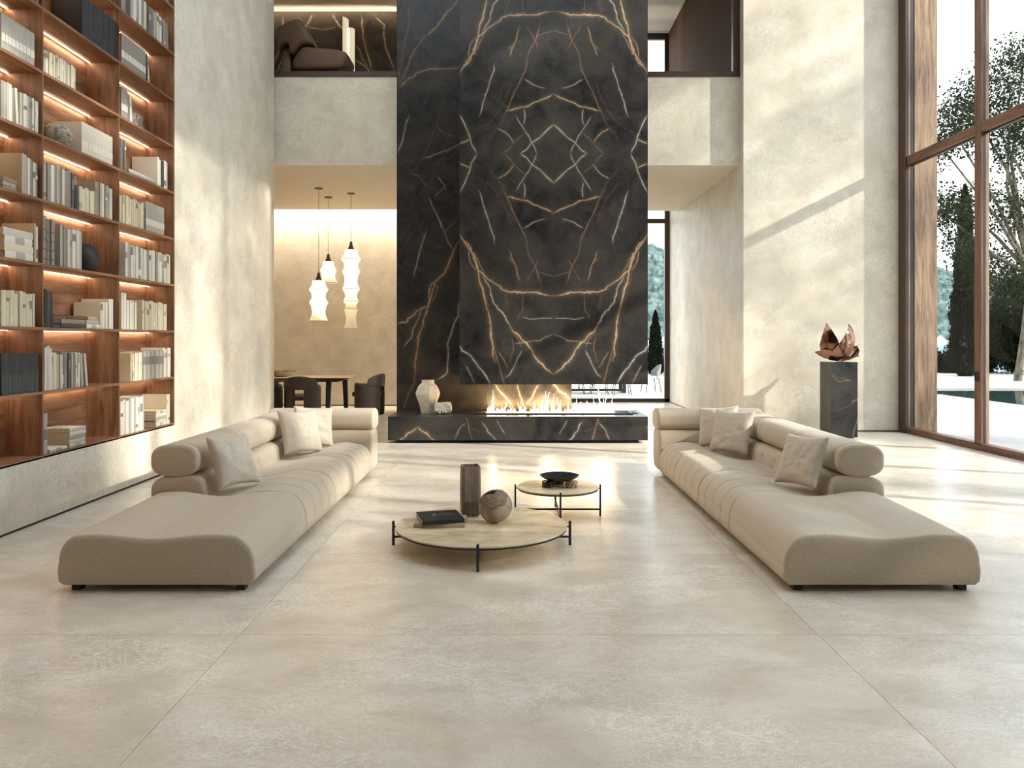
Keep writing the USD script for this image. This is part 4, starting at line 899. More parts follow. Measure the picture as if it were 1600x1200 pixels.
def sph_rings(R_, t0, t1, n, edge0=None, edge1=None):
    out = []
    for q in np.linspace(0, 1, n):
        a0 = t0 + (edge0(A_) if edge0 else 0); a1 = t1 + (edge1(A_) if edge1 else 0)
        th2 = a0 + (a1 - a0) * q
        r_ = R_(q) if callable(R_) else R_
        out.append(np.stack([r_ * np.sin(th2) * np.cos(A_), r_ * np.sin(th2) * np.sin(A_), -r_ * .93 * np.cos(th2)], 1))
    return np.array(out)
jag = lambda a: .10 * np.sin(a * 3 + 1) + .06 * np.sin(a * 7) + .04 * np.sin(a * 13 + 2)
tiltM = trimesh.transformations.rotation_matrix(math.radians(22), [.45, -1, 0])
cc = (rc[0], rc[1], TZ + .0005 + rr * .93)
body = loft(np.concatenate([sph_rings(rr, .25, 2.74, 30, None, jag), sph_rings(rr - .008, 2.74, .3, 20, jag, None)]))
body.apply_transform(tiltM); body.apply_translation(cc); body.vertices[:, 2] = np.maximum(body.vertices[:, 2], TZ + .0006)
part(rv, 'body', body, GLAZE, smooth=50)
jag2 = lambda a: .22 * np.sin(a * 2 + .6) + .08 * np.sin(a * 9)
rim = loft(np.concatenate([sph_rings(rr + .004, 2.0, 2.79, 10, jag2, jag), sph_rings(rr - .012, 2.79, 2.5, 4, jag, None)]))
rim.apply_transform(tiltM); rim.apply_translation(cc); rim.vertices += (meshkit.noise(rim.vertices * 120, 5)[:, None] - .5) * .006 * (rim.vertices - cc) / rr * 1.6
part(rv, 'rough_rim', rim, ROUGH_RIM, smooth=20)
# dark dish on stone feet
dc = (.435, 6.95)
ds = thing('dish', 'shallow black stone dish standing on thick polished feet on the small table', 'dish', (*dc, SZ + .0005))
dz = SZ + .0005
part(ds, 'bowl', lathe([(.02, .045), (.06, .046), (.12, .06), (.165, .084), (.176, .096), (.178, .099), (.172, .1), (.15, .088), (.1, .07), (.05, .062), (.01, .06)], 64, (*dc, dz)), plain('polished_black_stone', srgb(26, 25, 26), 0.2), smooth=60)
FOOT = plain('polished_brown_stone', srgb(48, 40, 36), 0.18)
VEINED = usdkit.material(stage, LK + 'veined_brown_stone', {'tc': ('texture_coordinate', {}), 'n': ('noise_texture', {'scale': 26.0, 'detail': 6.0, 'distortion': 2.0}), 's': ('math', {'math_type': 'subtract', 'value2': .5}), 'a': ('math', {'math_type': 'absolute'}),
    'r': ('rgb_ramp', {'ramp': [(0.0, srgb(206, 190, 168)), (0.05, srgb(150, 130, 108)), (0.12, srgb(58, 48, 42))]}), 'p': ('principled_bsdf', {'roughness': 0.2})}, [('tc.object', 'n.vector'), ('n.fac', 's.value1'), ('s.value', 'a.value1'), ('a.value', 'r.fac'), ('r.color', 'p.base_color')], surface='p.BSDF')
for an, mt, lb in ((205, FOOT, None), (335, VEINED, 'pale-veined foot'), (90, FOOT, None)):
    cx, cy = dc[0] + .115 * math.cos(math.radians(an)), dc[1] + .115 * math.sin(math.radians(an))
    part(ds, 'foot', lathe([(.01, 0), (.052, 0), (.056, .004), (.056, .05), (.052, .055), (.01, .055)], 32, (cx, cy, dz)), mt, smooth=40, label=lb)

# ---------------------------------------------------------------- on the hearth
WHITE_CLAY = usdkit.material(stage, LK + 'chalk_clay', {'tc': ('texture_coordinate', {}), 'n': ('noise_texture', {'scale': 12.0, 'detail': 5.0}), 'r': ('rgb_ramp', {'ramp': [(0.35, srgb(206, 196, 180)), (0.65, srgb(228, 220, 206))]}), 'p': ('principled_bsdf', {'roughness': 0.85})},
    [('tc.object', 'n.vector'), ('n.fac', 'r.fac'), ('r.color', 'p.base_color')], surface='p.BSDF')
hv = (px(668.5, 12.35), 12.35)
fv = thing('faceted_vase', 'white eight-sided clay vase standing on the dark hearth', 'vase', (*hv, HZ + .0005))
prof = [(.02, 0), (.105, 0), (.112, .02), (.135, .14), (.185, .27), (.197, .31), (.19, .35), (.15, .44), (.115, .475), (.10, .485), (.098, .52), (.105, .535), (.09, .535), (.085, .48), (.14, .42), (.17, .3), (.1, .05), (.01, .03)]
part(fv, 'body', rot(lathe(prof, 8, (*hv, HZ + .0005)), [0, 0, 1], 12, (*hv, 0)), WHITE_CLAY, smooth=20)
lg = (px(692, 12.22), 12.22)
coral = thing('coral_ornament', 'chunky white textured ornament lying next to the faceted vase', 'ornament', (*lg, HZ + .0005))
n = 40; R = []
for q in np.linspace(0, 1, 30):
    x = (q - .5) * .28; r = .088 * (1 - .55 * max(0, abs(q - .5) * 2 - .86) / .14)
    a = np.arange(n) * 2 * np.pi / n
    P = np.stack([np.full(n, x), r * np.cos(a), r * np.sin(a)], 1)
    k = 1 + (meshkit.fbm(np.stack([P[:, 0] * 30, P[:, 1] * 30, P[:, 2] * 30], 1), 3, 4) - .5)[:, None] * np.array([0, .55, .55])
    R.append(P * k)
cm = loft(np.array(R)); cm.apply_transform(trimesh.transformations.rotation_matrix(.25, [0, 0, 1])); cm.apply_translation((*lg, 0)); cm.apply_translation((0, 0, HZ + .0006 - cm.bounds[0][2]))
if cm.volume < 0: cm.invert()
part(coral, 'body', cm, WHITE_CLAY)

# ---------------------------------------------------------------- pedestal and bronze
pd0, pd1, pxl, pxr = 12.39, 12.82, 5.152, 5.586
PED_VEINS = [(Z2(l, 1230, 480, 5.455), w, c, s) for l, w, c, s in [([(362, 560), (400, 600), (445, 637), (550, 624)], .9, TAN, .9), ([(382, 560), (420, 597), (550, 624)], .8, TAN, .6), ([(612, 772), (575, 800), (540, 835)], 1.3, TAN, .9), ([(550, 800), (612, 788)], 1.0, GOLD, .8), ([(608, 910), (570, 1050), (558, 1120)], .9, WHITE, .6), ([(300, 880), (420, 890), (545, 835)], .7, TAN, .4)]]
ped = thing('pedestal', 'square dark marble pedestal by the tall window', 'pedestal', (5.37, 12.6, 0))
slab(ped, 'block', slab_face(1298, 1340, 566, 683, .4, PED_VEINS, lambda P: np.stack([px(P[:, 0], pd0), P[:, 0] * 0 + pd0, pz(P[:, 1], pd0)], 1), seed=21), box(px(1298, pd0), px(1340, pd0), pd0, pd1, pz(683, pd0), pz(566, pd0)), MARBLE)
part(ped, 'plinth', box(pxl + .01, pxr - .06, pd0 + .0, pd1 - .02, 0, pz(683, pd0)), MARBLE)
PZ = pz(566, pd0)
BRONZE = plain('polished_bronze', srgb(128, 96, 80), 0.12, 1.0)
def lune(center, R, e1, e2, ph0, ph1, w, thick=.012, sharp=.9, n=40, m=14, w0=0):
    e1 = np.array(e1, float) / np.linalg.norm(e1); e2 = np.array(e2, float); e2 -= e1 * (e2 @ e1); e2 /= np.linalg.norm(e2); nn = np.cross(e1, e2)
    rings = []
    for q in np.linspace(0.002, .998, n):
        f = math.radians(ph0 + (ph1 - ph0) * q); b = math.radians(w) * (w0 + (1 - w0) * math.sin(math.pi * q) ** sharp) if w0 == 0 else math.radians(w) * (1 - q) ** .6 * min(1, .35 + q * 3)
        s = np.linspace(-1, 1, m) * b
        d = np.cos(s)[:, None] * (math.cos(f) * e1 + math.sin(f) * e2) + np.sin(s)[:, None] * nn
        rings.append(np.vstack([d * R, (d * (R - thick))[::-1]]) + center)
    l = loft(np.array(rings))
    if l.volume < 0: l.invert()
    return l
br = thing('bronze_sculpture', 'polished bronze sculpture of pointed curved shells on the dark pedestal', 'sculpture', (5.385, 12.67, PZ))
def ball(rx, ry, rz):
    b = trimesh.creation.icosphere(5, 1.0); b.apply_transform(np.diag([rx, ry, rz, 1])); return man(b)
def petal(outline, rx, ry, rz, front, yaw=0, thick=.014):
    k = (12.33 if front else 12.8) / 1200 / 5.455
    P = [((x - 440) * k, (290 - y) * k) for x, y in outline]
    pr = trimesh.creation.extrude_polygon(Polygon(P).buffer(.008).buffer(-.008), 1.0, engine='earcut')
    v = np.array(pr.vertices); pr.vertices = np.stack([v[:, 0], -v[:, 2] if front else v[:, 2], v[:, 1]], 1)
    if pr.volume < 0: pr.invert()
    m = (ball(rx, ry, rz) - ball(rx - thick, ry - thick, rz - thick)) ^ man(pr)
    return rot(V(m), [0, 0, 1], yaw)
pets = [petal([(552, 140), (578, 200), (590, 270), (583, 330), (556, 385), (510, 428), (450, 455), (385, 442), (372, 385), (405, 335), (447, 288), (500, 215)], .36, .30, .40, True, 0),
        petal([(368, 132), (410, 215), (450, 288), (452, 350), (420, 420), (360, 400), (318, 370), (308, 320), (322, 255), (344, 185)], .33, .26, .40, True, -8),
        petal([(262, 384), (312, 360), (365, 366), (395, 400), (440, 440), (440, 464), (385, 455), (330, 436), (290, 412)], .40, .30, .40, True, 0),
        petal([(602, 330), (608, 370), (584, 420), (530, 450), (470, 464), (425, 462), (430, 430), (500, 410), (548, 375), (578, 335)], .385, .28, .40, False, 0)]
zmin = min(m.bounds[0][2] for m in pets)
for k, m in enumerate(pets):
    m.apply_translation((5.305 if k < 3 else 5.45, 12.67, PZ + .0008 - zmin)); part(br, 'shell', m, BRONZE, smooth=40)

# ---------------------------------------------------------------- dining corner
DARK_LEATHER = plain('brown_leather', srgb(70, 58, 48), 0.55)
def dining_chair(cx, cy, face, label):
    """face: degrees, 0 = the sitter looks along +y."""
    t = thing('dining_chair', label, 'dining chair', (cx, cy, 0), group='dark leather dining chairs')
    M = trimesh.transformations.rotation_matrix(math.radians(face), [0, 0, 1]); M[:3, 3] = (cx, cy, 0)
    def put(nm, m):
        m = V(m).copy(); m.apply_transform(M); part(t, nm, m, DARK_LEATHER, smooth=40)
    def shell(a0, a1, r0, r1, z0f, z1f, n=26):
        R = []
        for a in np.radians(np.linspace(a0, a1, n)):
            q = (math.degrees(a) - a0) / (a1 - a0)
            z0, z1 = z0f(q), z1f(q); rm, hw = (r0 + r1) / 2, (r1 - r0) / 2
            ph = np.arange(20) * 2 * np.pi / 20
            x = rm + hw * np.sign(np.cos(ph)) * np.abs(np.cos(ph)) ** .6; z = (z0 + z1) / 2 + (z1 - z0) / 2 * np.sign(np.sin(ph)) * np.abs(np.sin(ph)) ** .35
            R.append(np.stack([x * math.cos(a) * 1.0, x * math.sin(a) * .95, z], 1))
        m = loft(np.array(R))
        if m.volume < 0: m.invert()
        return m
    # side shells run from the front round to beside the open middle of the back
    put('side_shell', shell(150 + 0, 252, .27, .36, lambda q: 0, lambda q: .69 - .03 * q)); put('side_shell', shell(288, 390, .27, .36, lambda q: 0, lambda q: .66 + .03 * q))
    put('backrest', shell(205, 335, .285, .375, lambda q: .60 + .02 * abs(q - .5), lambda q: .87 - .55 * abs(q - .5) ** 2.4))
    put('seat', soft(box(-.25, .25, -.27, .27, .36, .47), .05, 6))
    return t
dining_chair(px(473, 15.4), 15.4, 0, 'dark leather dining chair seen from behind at the long table')
dining_chair(px(574, 16.25), 16.35, 76, 'dark leather tub dining chair at the end of the long table, near the fireplace')
dining_chair(px(413, 15.5), 15.5, 0, 'dark leather dining chair mostly hidden by the bookcase wall')
tbx1, tz = -3.38, .80
dt = thing('dining_table', 'long dining table with pale top and black angled legs', 'dining table', (-4.9, 16.5, 0))
m = []
part(dt, 'tabletop', box(-6.6, tbx1, 16.0, 17.1, tz - .014, tz, .004), plain('pale_ash', srgb(222, 198, 158), 0.35))
pts = np.array([[-6.4, 16.15, tz - .10], [tbx1 - .28, 16.15, tz - .10], [tbx1 - .28, 16.95, tz - .10], [-6.4, 16.95, tz - .10], [-6.58, 16.02, tz - .0145], [tbx1 - .02, 16.02, tz - .0145], [tbx1 - .02, 17.08, tz - .0145], [-6.58, 17.08, tz - .0145]])
part(dt, 'apron', V(manifold3d.Manifold.hull_points(pts)), BLACK_METAL)
for x0, dx in ((tbx1 - .40, .0), (-6.3, 0)):
    for y0, y1, xo in ((16.2, 16.12, -.07), (16.9, 16.98, .12)):
        a = [[x0 + xo + sx_ * .05, y0 + sy_ * .05, tz - .09] for sx_ in (-1, 1) for sy_ in (-1, 1)] + [[x0 + xo * 1.1 + sx_ * .04, y1 + sy_ * .04, 0] for sx_ in (-1, 1) for sy_ in (-1, 1)]
        part(dt, 'leg', V(manifold3d.Manifold.hull_points(np.array(a))), BLACK_METAL)
bw = (px(440, 16.4), 16.4)
bowl = thing('bowl', 'wide shallow grey-brown bowl on the dining table', 'bowl', (*bw, tz + .0005))
m = lathe([(.03, .0005), (.12, .001), (.24, .045), (.29, .10), (.30, .118), (.292, .118), (.27, .09), (.2, .04), (.1, .02), (.01, .018)], 48, (*bw, tz))
m.vertices[:, 2] += (m.vertices[:, 2] - tz) * .25 * (meshkit.noise(np.stack([m.vertices[:, 0] * 9, m.vertices[:, 1] * 9, m.vertices[:, 2] * 0], 1), 2) - .4)
part(bowl, 'body', m, GLAZE, smooth=50)
# pendants
SHADE = usdkit.material(stage, LK + 'paper_shade_lit', {'d': ('translucent_bsdf', {'color': (.9, .82, .68)}), 'df': ('diffuse_bsdf', {'color': (.85, .78, .66)}), 'e': ('emission', {'color': (1.0, .80, .54), 'strength': .16}), 'x': ('mix_closure', {'fac': .45}), 'a': ('add_closure', {})},
    [('d.BSDF', 'x.closure1'), ('df.BSDF', 'x.closure2'), ('x.closure', 'a.closure1'), ('e.emission', 'a.closure2')], surface='a.closure')
BULB = glow('bulb', (1.0, .82, .58), 30.0)
BROWN_METAL = plain('brown_metal', srgb(96, 70, 50), 0.4)
THIN = plain('cable_brown', srgb(110, 96, 80), 0.6)
def pendant(cx, D, cap_top, cap_bot, prof, label, bulbs):
    """prof: (half-width px, y px) outline of the paper shade."""
    X = px(cx, D); t = thing('pendant_lamp', label, 'pendant lamp', (X, D, pz(prof[-1][1], D)), group='paper pendant lamps over the dining table')
    s = D / 1200
    part(t, 'canopy', lathe([(.005, SOFFIT - .022), (.075, SOFFIT - .022), (.08, SOFFIT - .018), (.08, SOFFIT - .0005), (.005, SOFFIT - .0005)], 32, (X, D, 0)), BROWN_METAL, smooth=40)
    part(t, 'cable', tube([(X, D, pz(cap_top, D)), (X, D, SOFFIT - .02)], .005, 6), THIN)
    z0, z1 = pz(cap_bot, D), pz(cap_top, D)
    part(t, 'cap', lathe([(.003, z0), (.075, z0), (.05, z0 + .06), (.032, z0 + .11), (.028, z0 + .12), (.03, z1 - .02), (.02, z1), (.003, z1)], 24, (X, D, 0)), BROWN_METAL, smooth=40)
    pr = []
    for (r0, y0), (r1, y1) in zip(prof[:-1], prof[1:]):      # concave paper between the wire rings
        for q in np.linspace(0, 1, 8)[:-1]:
            sag = -(0.32 * min(r0, r1)) * math.sin(math.pi * q) if min(r0, r1) > 9 and abs(y1 - y0) > 8 else 0
            if abs(r0 - r1) > 4: sag = -(0.32 * abs(r1 - r0)) * math.sin(math.pi * q)
            pr.append((max(1, r0 + (r1 - r0) * q + sag) * s, pz(y0 + (y1 - y0) * q, D)))
    pr.append((prof[-1][0] * s, pz(prof[-1][1], D)))
    m = lathe(pr[::-1], 40, (X, D, 0), close=False)
    part(t, 'shade', m, SHADE, smooth=50)
    for r_, y_ in prof[1:]:
        if r_ > 11:
            a = np.linspace(0, 2 * np.pi, 33); part(t, 'ring', tube(np.stack([X + r_ * s * np.cos(a), D + r_ * s * np.sin(a), np.full(33, pz(y_, D))], 1), .004, 5, False), THIN)
    for yb in bulbs:
        part(t, 'bulb', trimesh.creation.icosphere(2, .05).apply_translation((X, D, pz(yb, D))), BULB, smooth=True)
pendant(498, 15.56, 426, 438.5, [(9.5, 438.5), (15, 452.5), (14.5, 472.5), (14.5, 501.5)], 'paper pendant lamp hanging lowest, nearest the bookcase wall', (447, 463, 482))
pendant(513, 16.54, 397, 409, [(8, 409), (12.5, 422.5), (15.5, 442.5)], 'short paper pendant lamp hanging farthest back', (416, 430))
pendant(548.5, 16.1, 377.5, 390.5, [(9.5, 390.5), (15.5, 405), (14, 424), (13.5, 451.5), (12, 471), (11.2, 482.5), (11, 512)], 'tallest paper pendant lamp, nearest the dark fireplace', (398, 414, 436, 460))

# ---------------------------------------------------------------- upper gallery
GCD = 14.45
LEATHER_UP = plain('lounge_leather', srgb(112, 84, 64), 0.45)
lc = thing('lounge_chair', 'brown leather lounge chair with tilted wing back on the upper gallery', 'lounge chair', (px(490, GCD), GCD, UPPER))
def prism(pts, y0, y1, r=.03, it=5):
    P = [(px(400 + x / 6.667, GCD), pz(y / 6.667, GCD)) for x, y in pts]
    m = trimesh.creation.extrude_polygon(Polygon(P), y1 - y0, engine='earcut')
    v = np.array(m.vertices); m.vertices = np.stack([v[:, 0], y1 - v[:, 2], v[:, 1]], 1)
    if m.volume < 0: m.invert()
    return soft(m, .05, it)
zf = (EYE + (530) * GCD / 1200 - UPPER) * 1200 / GCD * 6.667       # floor line in traced units
part(lc, 'back_shell', prism([(235, 440), (262, 390), (420, 300), (500, 285), (520, 300), (600, 430), (665, 555), (530, 545), (490, 575), (440, 650), (390, 640), (400, 540), (310, 570), (295, 620), (245, 520)], GCD - .4, GCD + .4), LEATHER_UP, smooth=40)
part(lc, 'seat', prism([(540, 545), (700, 570), (900, 595), (985, 618), (1003, 660), (950, 780), (800, 790), (420, 790), (430, 680)], GCD - .33, GCD + .33), LEATHER_UP, smooth=40)
part(lc, 'rear_leg', prism([(305, 572), (405, 540), (410, zf - 2), (300, zf - 2)], GCD - .30, GCD + .30, it=3), plain('lounge_wood', srgb(128, 100, 76), 0.5), smooth=40)
part(lc, 'front_leg', prism([(800, 700), (935, 720), (900, zf - 2), (830, zf - 2)], GCD - .28, GCD + .28, it=3), LEATHER_UP, smooth=40)
LD = 15.3
fl_ = thing('floor_lamp', 'floor lamp of two glowing upright tubes with slanted tops behind the lounge chair', 'floor lamp', (px(545, LD), LD, UPPER))
TUBE_GLOW = usdkit.material(stage, LK + 'tube_glow', {'d': ('diffuse_bsdf', {'color': (.85, .78, .62)}), 'e': ('emission', {'color': (1.0, .80, .52), 'strength': .45}), 'a': ('add_closure', {})}, [('d.BSDF', 'a.closure1'), ('e.emission', 'a.closure2')], surface='a.closure')
def slanted(cx, r, ztop0, ztop1):
    a = np.arange(28) * 2 * np.pi / 28; R = []
    for z in (UPPER + .03, None):
        zz_ = np.full(28, z) if z else ztop0 + (ztop1 - ztop0) * (np.cos(a) + 1) / 2
        R.append(np.stack([cx + r * np.cos(a), LD + r * np.sin(a), zz_], 1))
    return loft(np.array(R))
s = LD / 1200
part(fl_, 'tube', slanted(px(540, LD), 4.7 * s, pz(26.5, LD), pz(31, LD)), TUBE_GLOW, smooth=40)
part(fl_, 'tube', slanted(px(549.8, LD), 4.7 * s, pz(44, LD), pz(46, LD)), TUBE_GLOW, smooth=40)
part(fl_, 'slit_light', box(px(545, LD) - .012, px(545, LD) + .012, LD - .05, LD - .03, UPPER + .05, pz(46, LD)), glow('slit', (1, .82, .56), 2.0))
part(fl_, 'base', lathe([(.01, UPPER + .0005), (.2, UPPER + .0005), (.2, UPPER + .025), (.01, UPPER + .03)], 40, (px(545, LD), LD, 0)), BROWN_METAL, smooth=40)
# ---------------------------------------------------------------- outside
TERR = stone('terrace_stone', srgb(158, 153, 146), srgb(168, 163, 156), srgb(176, 172, 166), 0.55, .6, .25)
single('terrace', [box(7.32, 12.6, -30, 39, -.35, -.03), box(12.6, 60, 25.6, 39, -.35, -.03), box(12.6, 60, -30, 8, -.35, -.03), box(-25, 7.32, 19.8, 39, -.35, -.03)], TERR, 'pale stone terrace with long tree shadows outside the tall window', None, kind='structure')
WATER = usdkit.material(stage, LK + 'pool_water', {'g': ('geometry', {}), 'm': ('mapping', {'scale': (1.2, 2.5, 1)}), 'n': ('noise_texture', {'scale': 2.0, 'detail': 3.0}), 'b': ('bump', {'strength': 0.02, 'distance': 0.02}),
    'p': ('principled_bsdf', {'base_color': srgb(30, 42, 38), 'roughness': 0.02, 'specular_ior_level': 0.5})}, [('g.position', 'm.vector'), ('m.vector', 'n.vector'), ('n.fac', 'b.height'), ('b.normal', 'p.normal')], surface='p.BSDF')
pool = thing('pool', 'dark green swimming pool sunk in the pale terrace', 'pool', (20, 17, -.1))
part(pool, 'water', box(12.62, 60, 8.02, 25.58, -.4, -.075), WATER)
part(pool, 'coping', [box(12.42, 12.60, 8, 25.6, -.0298, -.022), box(12.42, 60, 25.605, 25.85, -.0298, -.022)], TERR)
LAKE = usdkit.material(stage, LK + 'lake_water', {'g': ('geometry', {}), 'n': ('noise_texture', {'scale': .05, 'detail': 5.0}), 'b': ('bump', {'strength': 0.3, 'distance': 1.0}), 'p': ('principled_bsdf', {'base_color': srgb(60, 150, 170), 'roughness': 0.25})},
    [('g.position', 'n.vector'), ('n.fac', 'b.height'), ('b.normal', 'p.normal')], surface='p.BSDF')
single('lake', box(-300, 900, 44, 440, -2.2, -1.5), LAKE, 'turquoise lake below the wooded hill', None, kind='structure')
single('ground_garden', [box(-60, 120, 39.05, 47, -2.5, -.35), box(60.05, 120, -40, 39, -2.5, -.3)], plain('garden_soil', srgb(92, 88, 62), 0.9), 'garden ground beyond the terrace', None, kind='structure')
single('shore', box(-300, 900, 386, 402, -2.2, .6), plain('shore_sand', srgb(204, 184, 158), 0.9), 'sandy far shore of the lake', None, kind='structure')
# wooded hill, distance haze painted into its bluish grey colour
gx, gy = np.meshgrid(np.linspace(-120, 420, 640), np.linspace(392, 520, 110))
base = np.clip((gy - 392) / 110, 0, 1)
ridge = 52 + 10 * np.sin(gx / 70 + 1.0) + 8 * np.sin(gx / 31)
P3 = np.stack([gx / 3.6, gy / 3.6, gx * 0], -1)
nb = meshkit.noise(P3, 3); nb2 = meshkit.noise(P3 * 2.3, 7)
h = ridge * base ** .9 + (1 - np.abs(2 * nb - 1)) * 4.5 + (1 - np.abs(2 * nb2 - 1)) * 1.8 - 2
gx2 = gx + (nb2 - .5) * 2
v = np.stack([gx2, gy, h], -1).reshape(-1, 3); ny, nx = gx.shape
i, j = np.meshgrid(np.arange(ny - 1), np.arange(nx - 1), indexing='ij'); k = i * nx + j
q = np.stack([k, k + 1, k + nx + 1, k + nx], -1).reshape(-1, 4)
HILL = usdkit.material(stage, LK + 'hazed_hill', {'g': ('geometry', {}), 'n': ('noise_texture', {'scale': .16, 'detail': 6.0, 'roughness': .7}), 'r': ('rgb_ramp', {'ramp': [(0.36, srgb(58, 72, 72)), (0.52, srgb(88, 103, 100)), (0.68, srgb(124, 136, 122))]}), 'p': ('principled_bsdf', {'roughness': 0.95, 'specular_ior_level': .1})},
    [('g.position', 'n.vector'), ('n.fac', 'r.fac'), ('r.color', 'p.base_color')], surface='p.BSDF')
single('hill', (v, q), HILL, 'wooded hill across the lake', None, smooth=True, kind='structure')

def leaf_mat(name, a, b):
    return usdkit.material(stage, LK + name, {'g': ('geometry', {}), 'r': ('rgb_ramp', {'ramp': [(0.0, a), (1.0, b)]}), 'p': ('principled_bsdf', {'roughness': 0.8, 'specular_ior_level': .05}), 't': ('translucent_bsdf', {}), 'x': ('mix_closure', {'fac': .35})},
        [('g.random_per_island', 'r.fac'), ('r.color', 'p.base_color'), ('r.color', 't.color'), ('p.BSDF', 'x.closure1'), ('t.BSDF', 'x.closure2')], surface='x.closure')
LEAF_OLIVE = leaf_mat('leaves_olive', srgb(34, 42, 24), srgb(80, 88, 56))
LEAF_DARK = leaf_mat('leaves_dark', srgb(14, 21, 12), srgb(38, 50, 28))
LEAF_MID = leaf_mat('leaves_mid', srgb(26, 34, 20), srgb(62, 72, 44))
BARK = usdkit.material(stage, LK + 'bark', {'g': ('geometry', {}), 'm': ('mapping', {'scale': (14, 14, 3)}), 'n': ('noise_texture', {'scale': 1.0, 'detail': 5.0}), 'r': ('rgb_ramp', {'ramp': [(0.35, srgb(58, 52, 42)), (0.7, srgb(118, 108, 90))]}), 'p': ('principled_bsdf', {'roughness': 0.9})},
    [('g.position', 'm.vector'), ('m.vector', 'n.vector'), ('n.fac', 'r.fac'), ('r.color', 'p.base_color')], surface='p.BSDF')

def leaves(pos, size, rng, up=0.0, asp=.5):
    n = len(pos)
    a = rng.normal(size=(n, 3)); a[:, 2] += up; a /= np.linalg.norm(a, axis=1, keepdims=True)
    b = np.cross(a, rng.normal(size=(n, 3))); b /= np.linalg.norm(b, axis=1, keepdims=True)
    s = size * rng.uniform(.7, 1.3, (n, 1))
    p0, p1, p2, p3 = pos - a * s * .5, pos + b * s * asp * .5, pos + a * s * .5, pos - b * s * asp * .5
    v = np.stack([p0, p1, p2, p3], 1).reshape(-1, 3); k = np.arange(n)[:, None] * 4
    return v, np.vstack([k + [0, 1, 2], k + [0, 2, 3]])

def tree(name, label, base, blobs, nleaf, lsize, leafmat, seed, trunk_r=.14, forks=None, clump=.35, cat='tree', group=None, extra=()):
    """blobs: (centre, radii, weight); branches run from the trunk into each blob."""
    rng = np.random.default_rng(seed)
    t = thing(name, label, cat, base, group=group)
    base = np.array(base, float); wood_ = []
    top = max(c[2] for c, r, w in blobs)
    mid = base + np.array([0, 0, (top - base[2]) * .35])
    mid[:2] += rng.normal(size=2) * .15
    wood_.append(tube([base, (base + mid) / 2 + [.08, .05, 0], mid], [trunk_r, trunk_r * .85, trunk_r * .7], 9))
    tot = sum(w for _, _, w in blobs); P = []
    for c, r, w in blobs:
        c, r = np.array(c, float), np.array(r, float)
        k = (mid + c) / 2 + rng.normal(size=3) * .25
        wood_.append(tube([mid - [0, 0, .1], k, c], [trunk_r * .6, trunk_r * .4, trunk_r * .18], 7))
        n = int(nleaf * w / tot); nc = max(4, int(n / 45))
        d = rng.normal(size=(nc, 3)); d /= np.linalg.norm(d, axis=1, keepdims=True)
        cc_ = c + d * r * rng.uniform(.35, 1.0, (nc, 1)) ** .6
        for q in cc_[:: max(1, nc // 14)]:
            wood_.append(tube([c, (c + q) / 2 + rng.normal(size=3) * .1, q], [trunk_r * .16, trunk_r * .11, trunk_r * .05], 5))
        P.append(cc_[rng.integers(0, nc, n)] + rng.normal(size=(n, 3)) * clump)
    part(t, 'trunk', wood_, BARK, smooth=True)
    part(t, 'foliage', leaves(np.vstack(P), lsize, rng), leafmat, kind='stuff')
    return t
W_ = lambda x, y, D: (px(x, D), D, pz(y, D))
# the light tree seen through the tall glazing
D1 = 30.0
B = [(W_(1490, 205, D1), (.9, .9, 1.0), 1.0), (W_(1515, 165, D1 + 1), (.8, 1, .8), .8), (W_(1475, 235, D1), (.5, .6, .35), .3), (W_(1578, 130, D1), (1.1, 1.2, 1.0), 1.2), (W_(1560, 200, D1), (1.0, 1, .9), 1.0), (W_(1610, 230, D1), (1.2, 1.2, 1.2), 1.2), (W_(1500, 320, D1), (.9, .9, .6), .9), (W_(1470, 330, D1), (.4, .6, .5), .35),
     (W_(1500, 380, D1), (.7, 1, .8), .7), (W_(1585, 330, D1), (1.2, 1.4, 1.0), 1.0), (W_(1565, 420, D1), (1.2, 1.4, 1.2), 1.2), (W_(1620, 420, D1), (1.3, 1.4, 1.4), 1.2), (W_(1600, 90, D1), (.8, .8, .5), .4)]
tree('tall_tree', 'tall airy light-green tree with pale branching trunk beyond the pool', (px(1588, D1), D1, -.34), B, 15000, .15, LEAF_OLIVE, 3, .15, clump=.30)
def bushy(name, label, x, D, ytop, wpx, hpx, n, ls, mat, seed, base=-.34, group='shrubs behind the terrace'):
    c = W_(x, ytop + hpx / 2, D); s = D / 1200
    return tree(name, label, (c[0], D, base), [((c[0], D, c[2]), (wpx / 2 * s, 1.1, hpx / 2 * s), 1.0), ((c[0] - wpx * .25 * s, D - .3, c[2] - hpx * .2 * s), (wpx * .3 * s, .9, hpx * .3 * s), .5), ((c[0] + wpx * .25 * s, D + .3, c[2] - hpx * .2 * s), (wpx * .3 * s, .9, hpx * .3 * s), .5)], n, ls, mat, seed, .06, clump=.16, cat='shrub', group=group)
bushy('shrub', 'dense olive shrubbery under the tall airy tree', 1580, 37, 420, 70, 160, 14000, .14, LEAF_MID, 5)
bushy('shrub', 'dense green shrub at the picture edge beyond the pool', 1640, 36, 400, 90, 180, 12000, .15, LEAF_MID, 6)
bushy('shrub', 'low dark green shrub between the wood cladding and the cypress', 1468, 38, 550, 40, 32, 5000, .12, LEAF_DARK, 7)
bushy('shrub', 'low dark shrub at the foot of the cypress beyond the pool', 1500, 37.5, 540, 40, 42, 5000, .12, LEAF_DARK, 8)
bushy('shrub', 'mid-green shrub between cypress and the olive shrubbery', 1548, 38, 470, 44, 110, 9000, .14, LEAF_DARK, 9)
